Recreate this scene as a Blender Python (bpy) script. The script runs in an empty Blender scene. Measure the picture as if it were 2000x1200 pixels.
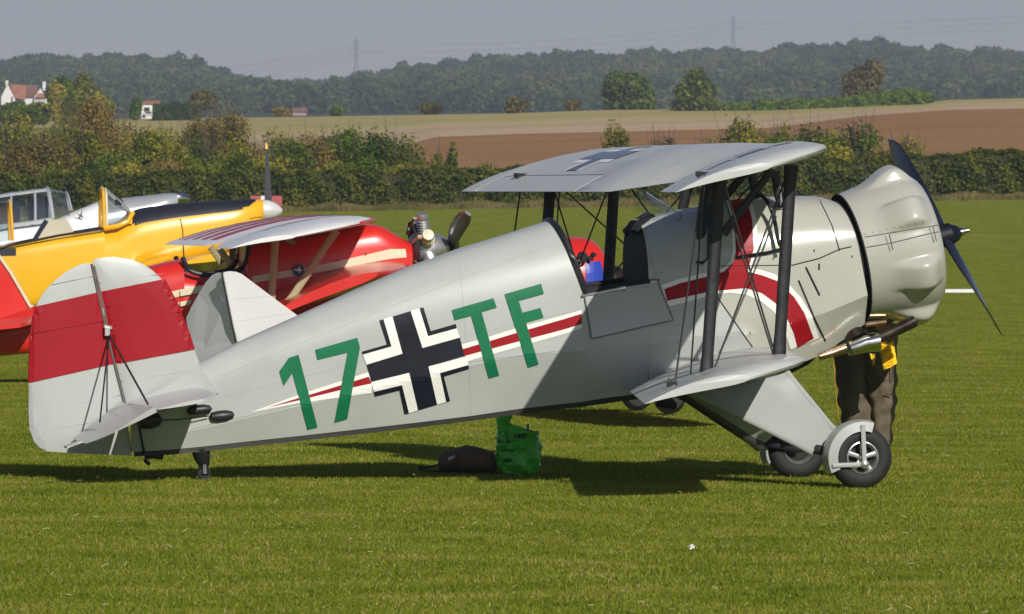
import bpy, bmesh, math, random
import numpy as np
from mathutils import Vector, Matrix, Euler
from mathutils.bvhtree import BVHTree
S = bpy.context.scene
C = S.collection
rad = math.radians
random.seed(4)

# ------------------------------------------------------------------ camera
FPX, CAMH = 14265.0, 1.86
HAZE = 0.00020
PITCH = math.atan(235 / FPX)
cam = bpy.data.cameras.new('camera')
cam.sensor_width = 36
cam.lens = FPX / 2000 * 36
cam.clip_start = 1
cam.clip_end = 9000
cam.dof.use_dof = True
cam.dof.focus_distance = 45.3
cam.dof.aperture_fstop = 24
co = bpy.data.objects.new('camera', cam)
C.objects.link(co)
co.location = (0, 0, CAMH)
co.rotation_euler = (math.pi / 2 - PITCH, 0, 0)
S.camera = co

# ------------------------------------------------------------------ sky and sun
SUNV = Vector((0.65, -1.6, 1.0)).normalized()          # towards the sun
el = math.asin(SUNV.z)
az = math.atan2(SUNV.x, SUNV.y)
w = bpy.data.worlds.new('World')
S.world = w
w.use_nodes = True
nt = w.node_tree
bgn = nt.nodes['Background']
sky = nt.nodes.new('ShaderNodeTexSky')
sky.sky_type = 'NISHITA'
sky.sun_disc = False
sky.sun_elevation = el
sky.sun_rotation = az
sky.air_density = 1.0
sky.dust_density = 0.25
sky.ozone_density = 1.0
hs = nt.nodes.new('ShaderNodeHueSaturation')
hs.inputs['Saturation'].default_value = 0.75
hs.inputs['Value'].default_value = 1.0
mx = nt.nodes.new('ShaderNodeMix')
mx.data_type = 'RGBA'
mx.blend_type = 'MULTIPLY'
mx.inputs[0].default_value = 1.0
mx.inputs[7].default_value = (0.95, 1.0, 1.27, 1)
nt.links.new(sky.outputs[0], hs.inputs['Color'])
nt.links.new(hs.outputs[0], mx.inputs[6])
nt.links.new(mx.outputs[2], bgn.inputs['Color'])
bgn.inputs['Strength'].default_value = 0.05
sl = bpy.data.lights.new('sun', 'SUN')
sl.energy = 5.0
sl.angle = rad(0.5)
sl.color = (1.0, 0.955, 0.88)
so = bpy.data.objects.new('sun', sl)
C.objects.link(so)
so.rotation_euler = (-SUNV).to_track_quat('-Z', 'Y').to_euler()
so.location = (20, -40, 40)
S.view_settings.view_transform = 'Standard'
S.view_settings.look = 'None'
S.view_settings.exposure = -0.10
S.view_settings.gamma = 1
S.view_settings.use_curve_mapping = False
S.cycles.max_bounces = 6
S.cycles.transparent_max_bounces = 12
S.cycles.volume_bounces = 0
S.cycles.use_denoising = True

# ------------------------------------------------------------------ measuring helpers
def ray(px, py):
    x = (px - 1000) / FPX
    y = -(py - 600) / FPX
    return (x, math.cos(PITCH) + y * math.sin(PITCH), -math.sin(PITCH) + y * math.cos(PITCH))

def W(px, py, D):
    d = ray(px, py)
    t = D / d[1]
    return Vector((d[0] * t, D, CAMH + d[2] * t))

class Frame:
    """a thing's own axes: u forward, v to its far side, z up"""
    def __init__(s, ox, oy, yaw, oz=0.0):
        a = rad(yaw)
        s.O = (ox, oy)
        s.oz = oz
        s.yaw = a
        s.F = (math.cos(a), math.sin(a))
        s.L = (-math.sin(a), math.cos(a))
    def P(s, px, py, v=0.0):
        d = ray(px, py)
        O, L, F = s.O, s.L, s.F
        t = (v + O[0] * L[0] + O[1] * L[1]) / (d[0] * L[0] + d[1] * L[1])
        X = d[0] * t - O[0]
        Y = d[1] * t - O[1]
        return Vector((X * F[0] + Y * F[1], v, CAMH + d[2] * t - s.oz))
    def matrix(s):
        return Matrix.Translation((s.O[0], s.O[1], s.oz)) @ Matrix.Rotation(s.yaw, 4, 'Z')
    def cam_local(s):
        return s.matrix().inverted() @ Vector((0, 0, CAMH))

# ------------------------------------------------------------------ terrain
def ip(x, pts):
    if x <= pts[0][0]: return pts[0][1]
    for (a, b), (c, d) in zip(pts, pts[1:]):
        if x <= c: return b + (d - b) * (x - a) / (c - a)
    return pts[-1][1]
SKYL0 = [(-700,120),(-300,118),(0,112),(60,106),(95,100),(130,108),(185,100),(230,106),(270,99),(330,105),(370,108),(400,122),(440,134),(500,148),(540,156),(600,152),(680,148),(740,142),(800,128),(880,121),(950,112),(980,108),(1060,105),(1160,101),(1260,97),(1380,98),(1430,98),(1500,96),(1560,89),(1640,82),(1720,86),(1800,93),(1900,97),(2000,96),(2300,100),(2700,110)]
SKYL = [(a, b - 5 if a > 700 else b) for a, b in SKYL0]
ROWB = [(-700,330),(500,312),(760,292),(850,268),(1000,262),(1300,255),(1500,250),(1690,226),(1850,215),(2000,212),(2700,205)]
ROWC = [(-700,236),(0,236),(500,230),(1000,222),(1180,215),(1500,213),(1800,203),(1840,196),(2000,192),(2700,186)]
def yrow(D, px):
    """image height of the ground at distance D (far part only)"""
    L = lambda a, b: a + (b - a) * px / 2000
    keys = [(300, L(424, 389)), (315, L(414, 378)), (360, L(368, 330)), (450, L(310, 282)), (560, ip(px, ROWB)), (680, (ip(px, ROWB) + ip(px, ROWC)) / 2), (800, ip(px, ROWC))]
    return ip(D, keys)
def ground(x, y):
    px = min(2700, max(-700, 1000 + FPX * x / max(y, 12)))
    near = 0.013 * (2 - max(-30, min(30, x)))
    if y <= 110: return near
    zf = lambda D: CAMH - (yrow(D, px) - 365) * D / FPX
    if y < 300:
        t = (y - 110) / 190
        return near * (1 - t) + zf(300) * (t ** 1.6)
    if y <= 800: return zf(y)
    z8 = zf(800)
    hb = CAMH - (222 - 365) * 1750 / FPX
    if y <= 900: return z8
    if y <= 1100: return z8 + (z8 * .4 - z8) * (y - 900) / 200
    if y <= 1750: return z8 * .4 + (hb - z8 * .4) * (y - 1100) / 650
    top = CAMH - (ip(px, SKYL) + 36 - 365) * 2600 / FPX
    if y <= 2600:
        t = (y - 1750) / 850
        return hb + (top - hb) * (t * .75 + .25 * t * t)
    return max(-2, top - (y - 2600) * .03)

# ------------------------------------------------------------------ materials
MATS = {}
def mat(name, col, rough=.5, metal=0.0, spec=.5, coat=0.0, var=.0, vscale=3.0, bump=0.0, bscale=20.0, aniso=(1,1,1), col2=None, trans=0.0):
    if name in MATS: return MATS[name]
    m = bpy.data.materials.new(name)
    m.use_nodes = True
    n = m.node_tree
    b = n.nodes['Principled BSDF']
    b.inputs['Base Color'].default_value = (*col, 1)
    b.inputs['Roughness'].default_value = rough
    b.inputs['Metallic'].default_value = metal
    b.inputs['Specular IOR Level'].default_value = spec
    b.inputs['Coat Weight'].default_value = coat
    b.inputs['Coat Roughness'].default_value = .12
    tc = n.nodes.new('ShaderNodeTexCoord')
    mp = n.nodes.new('ShaderNodeMapping')
    mp.inputs['Scale'].default_value = aniso
    n.links.new(tc.outputs['Object'], mp.inputs[0])
    if var or col2:
        no = n.nodes.new('ShaderNodeTexNoise')
        no.inputs['Scale'].default_value = vscale
        no.inputs['Detail'].default_value = 5
        no.inputs['Roughness'].default_value = .62
        n.links.new(mp.outputs[0], no.inputs['Vector'])
        r = n.nodes.new('ShaderNodeValToRGB')
        r.color_ramp.elements[0].position = .3
        r.color_ramp.elements[1].position = .7
        c2 = col2 or tuple(min(1, c * (1 + var)) for c in col)
        c1 = col if col2 else tuple(c * (1 - var) for c in col)
        r.color_ramp.elements[0].color = (*c1, 1)
        r.color_ramp.elements[1].color = (*c2, 1)
        n.links.new(no.outputs[0], r.inputs[0])
        n.links.new(r.outputs[0], b.inputs['Base Color'])
        mr = n.nodes.new('ShaderNodeMapRange')
        mr.inputs[3].default_value = max(0.03, rough - .08)
        mr.inputs[4].default_value = min(1, rough + .1)
        n.links.new(no.outputs[0], mr.inputs[0])
        n.links.new(mr.outputs[0], b.inputs['Roughness'])
    if bump:
        n2 = n.nodes.new('ShaderNodeTexNoise')
        n2.inputs['Scale'].default_value = bscale
        n2.inputs['Detail'].default_value = 4
        n.links.new(mp.outputs[0], n2.inputs['Vector'])
        bu = n.nodes.new('ShaderNodeBump')
        bu.inputs['Strength'].default_value = min(1, bump)
        bu.inputs['Distance'].default_value = .02
        n.links.new(n2.outputs[0], bu.inputs['Height'])
        n.links.new(bu.outputs[0], b.inputs['Normal'])
    if trans:
        b.inputs['Transmission Weight'].default_value = trans
    MATS[name] = m
    return m

def ribs(m, axis, freq, strength=.25, dist=.004):
    """fabric stretched over ribs: gentle scallops along one axis"""
    n = m.node_tree
    b = n.nodes['Principled BSDF']
    tc = n.nodes.new('ShaderNodeTexCoord')
    sp = n.nodes.new('ShaderNodeSeparateXYZ')
    n.links.new(tc.outputs['Object'], sp.inputs[0])
    mu = n.nodes.new('ShaderNodeMath'); mu.operation = 'MULTIPLY'; mu.inputs[1].default_value = freq * math.pi
    si = n.nodes.new('ShaderNodeMath'); si.operation = 'SINE'
    ab = n.nodes.new('ShaderNodeMath'); ab.operation = 'ABSOLUTE'
    pw = n.nodes.new('ShaderNodeMath'); pw.operation = 'POWER'; pw.inputs[1].default_value = .35
    n.links.new(sp.outputs[axis], mu.inputs[0]); n.links.new(mu.outputs[0], si.inputs[0])
    n.links.new(si.outputs[0], ab.inputs[0]); n.links.new(ab.outputs[0], pw.inputs[0])
    inv = n.nodes.new('ShaderNodeMath'); inv.operation = 'SUBTRACT'; inv.inputs[0].default_value = 1
    n.links.new(pw.outputs[0], inv.inputs[1])
    bu = n.nodes.new('ShaderNodeBump')
    bu.inputs['Strength'].default_value = strength
    bu.inputs['Distance'].default_value = dist
    n.links.new(inv.outputs[0], bu.inputs['Height'])
    n.links.new(bu.outputs[0], b.inputs['Normal'])
    return m

def glass(name, tint=(.9,.95,.95), rough=.03, alpha=.25):
    m = bpy.data.materials.new(name); m.use_nodes = True
    n = m.node_tree; n.nodes.clear()
    o = n.nodes.new('ShaderNodeOutputMaterial')
    t = n.nodes.new('ShaderNodeBsdfTransparent'); t.inputs[0].default_value = (*tint, 1)
    g = n.nodes.new('ShaderNodeBsdfGlossy'); g.inputs['Roughness'].default_value = rough
    ad = n.nodes.new('ShaderNodeMath'); ad.operation = 'ADD'; ad.inputs[1].default_value = alpha; ad.use_clamp = True
    mi = n.nodes.new('ShaderNodeMixShader')
    no = n.nodes.new('ShaderNodeTexNoise'); no.inputs['Scale'].default_value = 9
    bu = n.nodes.new('ShaderNodeBump'); bu.inputs['Strength'].default_value = .1
    n.links.new(no.outputs[0], bu.inputs['Height']); n.links.new(bu.outputs[0], g.inputs['Normal'])
    lw = n.nodes.new('ShaderNodeLayerWeight'); pw_ = n.nodes.new('ShaderNodeMath'); pw_.operation = 'POWER'; pw_.inputs[1].default_value = 4
    n.links.new(lw.outputs['Facing'], pw_.inputs[0]); n.links.new(pw_.outputs[0], ad.inputs[0]); n.links.new(ad.outputs[0], mi.inputs[0])
    n.links.new(t.outputs[0], mi.inputs[1]); n.links.new(g.outputs[0], mi.inputs[2])
    n.links.new(mi.outputs[0], o.inputs[0])
    return m

def leafmat(name, cols, scale=.25, trans=.35, rnd=True, vari=.5, nk=1.6):
    """foliage: per-leaf attribute and world noise choose between colours"""
    m = bpy.data.materials.new(name); m.use_nodes = True
    n = m.node_tree; n.nodes.clear()
    o = n.nodes.new('ShaderNodeOutputMaterial')
    at = n.nodes.new('ShaderNodeAttribute'); at.attribute_name = 'lv'
    ge = n.nodes.new('ShaderNodeNewGeometry')
    no = n.nodes.new('ShaderNodeTexNoise'); no.inputs['Scale'].default_value = scale; no.inputs['Detail'].default_value = 4
    n.links.new(ge.outputs['Position'], no.inputs['Vector'])
    a = n.nodes.new('ShaderNodeMath'); a.operation = 'MULTIPLY'; a.inputs[1].default_value = vari
    n.links.new(at.outputs['Fac'], a.inputs[0])
    s = n.nodes.new('ShaderNodeMath'); s.operation = 'MULTIPLY_ADD'; s.inputs[1].default_value = nk;
    n.links.new(no.outputs[0], s.inputs[0]); n.links.new(a.outputs[0], s.inputs[2])
    last = s.outputs[0]
    off = nk / 2 + vari / 2 - .5
    if rnd:
        oi = n.nodes.new('ShaderNodeObjectInfo')
        r2 = n.nodes.new('ShaderNodeMath'); r2.operation = 'MULTIPLY_ADD'; r2.inputs[1].default_value = .7
        n.links.new(oi.outputs['Random'], r2.inputs[0]); n.links.new(last, r2.inputs[2]); last = r2.outputs[0]; off += .35
    sb = n.nodes.new('ShaderNodeMath'); sb.operation = 'SUBTRACT'; sb.inputs[1].default_value = off
    n.links.new(last, sb.inputs[0])
    rp = n.nodes.new('ShaderNodeValToRGB')
    e = rp.color_ramp.elements
    k = len(cols)
    e[0].position = 0.05; e[0].color = (*cols[0], 1); e[1].position = .95; e[1].color = (*cols[-1], 1)
    for i in range(1, k - 1):
        q = e.new(.05 + .9 * i / (k - 1)); q.color = (*cols[i], 1)
    n.links.new(sb.outputs[0], rp.inputs[0])
    d = n.nodes.new('ShaderNodeBsdfPrincipled'); d.inputs['Roughness'].default_value = .75; d.inputs['Specular IOR Level'].default_value = .15
    t = n.nodes.new('ShaderNodeBsdfTranslucent')
    n.links.new(rp.outputs[0], d.inputs['Base Color']); n.links.new(rp.outputs[0], t.inputs[0])
    mi = n.nodes.new('ShaderNodeMixShader'); mi.inputs[0].default_value = trans
    n.links.new(d.outputs[0], mi.inputs[1]); n.links.new(t.outputs[0], mi.inputs[2]); n.links.new(mi.outputs[0], o.inputs[0])
    return m

# ------------------------------------------------------------------ object helpers
def link(name, me, m=None, parent=None):
    o = bpy.data.objects.new(name, me)
    C.objects.link(o)
    if m is not None:
        for q in (m if isinstance(m, (list, tuple)) else [m]): me.materials.append(q)
    if parent is not None: o.parent = parent
    return o
def mk(name, V, Fc, m=None, parent=None, smooth=False, sharp=None):
    me = bpy.data.meshes.new(name)
    me.from_pydata([tuple(v) for v in V], [], Fc)
    bm = bmesh.new(); bm.from_mesh(me)
    bmesh.ops.recalc_face_normals(bm, faces=bm.faces)
    bm.to_mesh(me); bm.free()
    if smooth:
        me.polygons.foreach_set('use_smooth', [True] * len(me.polygons))
        me.set_sharp_from_angle(angle=rad(sharp or 35))
    return link(name, me, m, parent)
def tag(o, label=None, cat=None, group=None, kind=None):
    if label: o['label'] = label
    if cat: o['category'] = cat
    if group: o['group'] = group
    if kind: o['kind'] = kind
    return o
def empty(name, M, label, cat, group=None):
    o = bpy.data.objects.new(name, None)
    C.objects.link(o)
    o.empty_display_size = .2
    o.matrix_world = M
    return tag(o, label, cat, group)

class MB:
    def __init__(s): s.V = []; s.F = []
    def add(s, V, F):
        k = len(s.V); s.V += [Vector(v) for v in V]; s.F += [tuple(i + k for i in f) for f in F]; return s
    def box(s, c, d, R=None):
        V = []
        for z in (-.5, .5):
            for y in (-.5, .5):
                for x in (-.5, .5):
                    p = Vector((x * d[0], y * d[1], z * d[2]))
                    if R is not None: p = R @ p
                    V.append(Vector(c) + p)
        return s.add(V, [(0,1,3,2),(4,6,7,5),(0,4,5,1),(2,3,7,6),(0,2,6,4),(1,5,7,3)])
    def tube(s, pts, r, n=8, r2=None, flat=1.0, flatdir=None):
        """round or streamlined tube through points; r number or list"""
        pts = [Vector(p) for p in pts]
        k = len(pts)
        rs = r if isinstance(r, (list, tuple)) else [r + ((r2 if r2 is not None else r) - r) * i / max(1, k - 1) for i in range(k)]
        V = []; Fc = []
        up = Vector(flatdir) if flatdir is not None else None
        for i, p in enumerate(pts):
            t = (pts[min(k - 1, i + 1)] - pts[max(0, i - 1)]).normalized()
            a = up if up is not None else (Vector((0, 0, 1)) if abs(t.z) < .9 else Vector((1, 0, 0)))
            a = (a - t * a.dot(t)).normalized()
            b = t.cross(a)
            for j in range(n):
                q = 2 * math.pi * j / n
                V.append(p + a * (math.cos(q) * rs[i] * flat) + b * (math.sin(q) * rs[i]))
        for i in range(k - 1):
            for j in range(n):
                Fc.append((i * n + j, i * n + (j + 1) % n, (i + 1) * n + (j + 1) % n, (i + 1) * n + j))
        Fc.append(tuple(range(n))[::-1]); Fc.append(tuple((k - 1) * n + j for j in range(n)))
        return s.add(V, Fc)
    def lathe(s, prof, A, B, n=32, cap=False):
        """profile [(t,r)] revolved about the axis from A to B (t in metres from A)"""
        A = Vector(A); ax = (Vector(B) - A).normalized()
        e1 = (Vector((0, 0, 1)) - ax * ax.z).normalized() if abs(ax.z) < .95 else Vector((1, 0, 0))
        e2 = ax.cross(e1)
        V = []; Fc = []
        for t, r in prof:
            for j in range(n):
                q = 2 * math.pi * j / n
                V.append(A + ax * t + e1 * (math.cos(q) * r) + e2 * (math.sin(q) * r))
        for i in range(len(prof) - 1):
            for j in range(n):
                Fc.append((i * n + j, i * n + (j + 1) % n, (i + 1) * n + (j + 1) % n, (i + 1) * n + j))
        if cap:
            Fc.append(tuple(range(n))[::-1]); Fc.append(tuple((len(prof) - 1) * n + j for j in range(n)))
        return s.add(V, Fc)
    def prism(s, poly, n_off):
        """polygon (list of points) given thickness along the vector n_off, centred"""
        h = Vector(n_off) * .5; k = len(poly)
        V = [Vector(p) - h for p in poly] + [Vector(p) + h for p in poly]
        Fc = [tuple(range(k))[::-1], tuple(range(k, 2 * k))] + [(i, (i + 1) % k, k + (i + 1) % k, k + i) for i in range(k)]
        return s.add(V, Fc)
    def loft(s, secs, closed=True, cap0=True, cap1=True):
        n = len(secs[0]); V = [p for q in secs for p in q]; Fc = []
        m = n if closed else n - 1
        for i in range(len(secs) - 1):
            for j in range(m):
                Fc.append((i * n + j, i * n + (j + 1) % n, (i + 1) * n + (j + 1) % n, (i + 1) * n + j))
        if closed and cap0: Fc.append(tuple(range(n))[::-1])
        if closed and cap1: Fc.append(tuple((len(secs) - 1) * n + j for j in range(n)))
        return s.add(V, Fc)
    def build(s, name, m=None, parent=None, smooth=False, sharp=None):
        return mk(name, s.V, s.F, m, parent, smooth, sharp)

def copy_tree(o, parent=None):
    c = o.copy(); C.objects.link(c)
    if parent is not None: c.parent = parent
    for ch in list(o.children): copy_tree(ch, c)
    return c

def spline(pts, k=6):
    """Catmull-Rom through points"""
    P = [Vector(p) for p in pts]; out = []
    for i in range(len(P) - 1):
        a = P[max(0, i - 1)]; b = P[i]; c = P[i + 1]; d = P[min(len(P) - 1, i + 2)]
        for j in range(k):
            t = j / k
            out.append(.5 * ((2 * b) + (c - a) * t + (2 * a - 5 * b + 4 * c - d) * t * t + (3 * b - a - 3 * c + d) * t ** 3))
    out.append(P[-1]); return out

# decal: polygon in picture measure laid on the near side of a shape, a few mm proud
def decal(name, poly, fr, tree, lift, m, parent, vguess=-.3, step=8.0, minx=None):
    xs = [p[0] for p in poly]; ys = [p[1] for p in poly]
    bm = bmesh.new()
    bm.faces.new([bm.verts.new((p[0], p[1], 0)) for p in poly])
    for f_ in bm.faces: f_.normal_update()
    bmesh.ops.triangulate(bm, faces=bm.faces[:])
    def cuts(lo, hi, axis):
        k = int((hi - lo) / step)
        for i in range(1, k + 1):
            c = lo + i * step
            co_ = (c, 0, 0) if axis == 0 else (0, c, 0); no_ = (1, 0, 0) if axis == 0 else (0, 1, 0)
            bmesh.ops.bisect_plane(bm, geom=bm.verts[:] + bm.edges[:] + bm.faces[:], plane_co=co_, plane_no=no_)
    cuts(min(xs), max(xs), 0); cuts(min(ys), max(ys), 1)
    cl = fr.cam_local()
    for v in bm.verts:
        g = fr.P(v.co.x, v.co.y, vguess)
        d = (g - cl).normalized()
        if tree is None: v.co = g; continue
        hit = tree.ray_cast(cl, d)
        if hit[0] is None:
            v.co = g
        else:
            nn = hit[1] if hit[1].dot(d) < 0 else -hit[1]
            v.co = hit[0] + nn * lift
    me = bpy.data.meshes.new(name); bm.to_mesh(me); bm.free()
    return link(name, me, m, parent)

# ------------------------------------------------------------------ foliage
def foliage_mesh(name, lobes, n, size, m, seed=0, shell=.55, droop=0.0, flat=.6):
    """n leaf clumps (triangles) through the lobes [(cx,cy,cz,rx,ry,rz)]"""
    rg = np.random.default_rng(seed)
    L = np.array(lobes, float)
    wgt = L[:, 3] * L[:, 5] + L[:, 4] * L[:, 5]; wgt /= wgt.sum()
    idx = rg.choice(len(L), n, p=wgt)
    d = rg.normal(size=(n, 3)); d /= np.linalg.norm(d, axis=1)[:, None]
    r = shell + (1 - shell) * rg.random(n) ** .6
    r *= 1 + .10 * rg.normal(size=n)
    c = L[idx, :3] + d * L[idx, 3:] * r[:, None]
    keep = c[:, 2] > L[:, 2].min() - L[:, 5].max() * 1.0
    nrm = d * .7 + rg.normal(size=(n, 3)) * flat; nrm[:, 2] += .25
    nrm /= np.linalg.norm(nrm, axis=1)[:, None]
    t = np.cross(nrm, rg.normal(size=(n, 3))); t /= np.linalg.norm(t, axis=1)[:, None]
    b = np.cross(nrm, t)
    s = size * (0.6 + .8 * rg.random(n))[:, None]
    V = np.empty((n, 4, 3))
    V[:, 0] = c - t * s * .6; V[:, 1] = c + b * s * .45; V[:, 2] = c + t * s * .6; V[:, 3] = c - b * s * .45
    V = V[keep]; k = len(V)
    me = bpy.data.meshes.new(name)
    me.vertices.add(k * 4); me.vertices.foreach_set('co', V.ravel())
    me.loops.add(k * 4); me.loops.foreach_set('vertex_index', np.arange(k * 4))
    me.polygons.add(k); me.polygons.foreach_set('loop_start', np.arange(0, k * 4, 4)); me.polygons.foreach_set('loop_total', np.full(k, 4))
    a = me.attributes.new('lv', 'FLOAT', 'FACE'); a.data.foreach_set('value', rg.random(k))
    me.update(); me.materials.append(m)
    return me

# ================================================================== terrain
def terrain_strip(name, Ds, m, smoothpx=False):
    pxs = list(range(-700, 2701, 50))
    ext = [4, 15, 60, 250, 1000, 2600]
    V, Fc = [], []
    for D in Ds:
        Dc = max(D, 12)
        xs = [(pxs[0] - 1000) / FPX * Dc - e for e in ext[::-1]] + [(p - 1000) / FPX * Dc for p in pxs] + [(pxs[-1] - 1000) / FPX * Dc + e for e in ext]
        for x in xs: V.append((x, D, ground(x, D)))
    n = len(pxs) + 2 * len(ext)
    for i in range(len(Ds) - 1):
        for j in range(n - 1): Fc.append((i*n+j, i*n+j+1, (i+1)*n+j+1, (i+1)*n+j))
    o = mk(name, V, Fc, m, smooth=True, sharp=80)
    return tag(o, kind='structure')

def fieldmat(name, cols, rough=.95, s1=.6, s2=.06, streak=(.25, 1, 1), bump=.3, stripes=None):
    m = bpy.data.materials.new(name); m.use_nodes = True
    n = m.node_tree; b = n.nodes['Principled BSDF']; b.inputs['Roughness'].default_value = rough
    b.inputs['Specular IOR Level'].default_value = .1
    ge = n.nodes.new('ShaderNodeNewGeometry')
    mp = n.nodes.new('ShaderNodeMapping'); mp.inputs['Scale'].default_value = streak
    n.links.new(ge.outputs['Position'], mp.inputs[0])
    a = n.nodes.new('ShaderNodeTexNoise'); a.inputs['Scale'].default_value = s1; a.inputs['Detail'].default_value = 8; a.inputs['Roughness'].default_value = .7
    c = n.nodes.new('ShaderNodeTexNoise'); c.inputs['Scale'].default_value = s2; c.inputs['Detail'].default_value = 4
    n.links.new(mp.outputs[0], a.inputs['Vector']); n.links.new(mp.outputs[0], c.inputs['Vector'])
    mi = n.nodes.new('ShaderNodeMath'); mi.operation = 'MULTIPLY_ADD'; mi.inputs[1].default_value = .55
    ms = n.nodes.new('ShaderNodeMath'); ms.operation = 'MULTIPLY'; ms.inputs[1].default_value = .45
    n.links.new(c.outputs[0], ms.inputs[0]); n.links.new(a.outputs[0], mi.inputs[0]); n.links.new(ms.outputs[0], mi.inputs[2])
    r = n.nodes.new('ShaderNodeValToRGB'); e = r.color_ramp.elements
    k = len(cols)
    e[0].position = .36; e[0].color = (*cols[0], 1); e[1].position = .64; e[1].color = (*cols[-1], 1)
    for i in range(1, k - 1):
        q = e.new(.36 + .28 * i / (k - 1)); q.color = (*cols[i], 1)
    n.links.new(mi.outputs[0], r.inputs[0]); n.links.new(r.outputs[0], b.inputs['Base Color'])
    bu = n.nodes.new('ShaderNodeBump'); bu.inputs['Strength'].default_value = bump; bu.inputs['Distance'].default_value = .06
    n.links.new(a.outputs[0], bu.inputs['Height']); n.links.new(bu.outputs[0], b.inputs['Normal'])
    return m
TURF = fieldmat('mown turf', [(.095,.145,.006),(.13,.18,.009),(.165,.205,.012),(.21,.21,.03)], s1=2.2, s2=.16, streak=(.35,1,1))
SOIL = fieldmat('ploughed soil', [(.24,.120,.045),(.30,.155,.060),(.36,.20,.080)], s1=.5, s2=.05, streak=(.12,1,1))
VERGE = fieldmat('rough field grass', [(.26,.24,.07),(.38,.31,.11),(.50,.39,.18)], s1=.35, s2=.045, streak=(.10,.5,1))
STUB = fieldmat('pale stubble', [(.36,.29,.12),(.50,.35,.21),(.58,.43,.26)], s1=.35, s2=.045, streak=(.10,.5,1))
SCRUB = fieldmat('woodland floor', [(.03,.04,.015),(.05,.06,.02)], s1=.2)
terrain_strip('airfield_grass', [-400,-60,-10,5,12,20,28,34,40,46,52,60,70,80,95,110,130,150,175,200,225,250,275,300], TURF)
terrain_strip('ploughed_field', [300,315,330,360,400,450,500,560], SOIL)
terrain_strip('stubble_field', [560,600,640,690], STUB)
terrain_strip('rough_field', [690,740,800,900,1100], VERGE)
terrain_strip('wooded_hill', [1100,1400,1750]+list(range(1850,2601,75))+[3200,4600], SCRUB)

# ------------------------------------------------------------------ grass
GRASS = leafmat('grass blades', [(.092,.145,.009),(.165,.220,.013),(.240,.275,.021),(.34,.32,.05),(.52,.43,.18)], scale=1.3, trans=.42, rnd=False, vari=.65, nk=1.05)
def grass_patch(seed, n=17000, size=2.0):
    rg = np.random.default_rng(seed)
    p = rg.random((n, 2)) * size - size / 2
    clump = .5 + .5 * np.sin(p[:, 0] * 7 + seed) * np.cos(p[:, 1] * 6.1 + seed * 2)
    h = (.009 + .015 * rg.random(n) + .005 * clump); w_ = .0028 + .003 * rg.random(n)
    a = rg.random(n) * 6.283; ln = .3 + rg.random(n) * 1.1; b = rg.random(n) * 6.283
    stray = rg.random(n) < .02
    h[stray] *= 1.7
    V = np.zeros((n, 3, 3))
    V[:, 0, 0] = p[:, 0] - np.cos(a) * w_; V[:, 0, 1] = p[:, 1] - np.sin(a) * w_; V[:, 0, 2] = -.004
    V[:, 1, 0] = p[:, 0] + np.cos(a) * w_; V[:, 1, 1] = p[:, 1] + np.sin(a) * w_; V[:, 1, 2] = -.004
    V[:, 2, 0] = p[:, 0] + np.cos(b) * h * ln; V[:, 2, 1] = p[:, 1] + np.sin(b) * h * ln; V[:, 2, 2] = h * (1 - .35 * ln)
    me = bpy.data.meshes.new('grass_patch')
    me.vertices.add(n * 3); me.vertices.foreach_set('co', V.ravel())
    me.loops.add(n * 3); me.loops.foreach_set('vertex_index', np.arange(n * 3))
    me.polygons.add(n); me.polygons.foreach_set('loop_start', np.arange(0, n * 3, 3)); me.polygons.foreach_set('loop_total', np.full(n, 3))
    at = me.attributes.new('lv', 'FLOAT', 'FACE')
    val = np.clip(rg.normal(.45, .22, n), 0, 1); val[rg.random(n) < .05] = 1.5
    at.data.foreach_set('value', val)
    me.update(); me.materials.append(GRASS)
    return me

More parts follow.
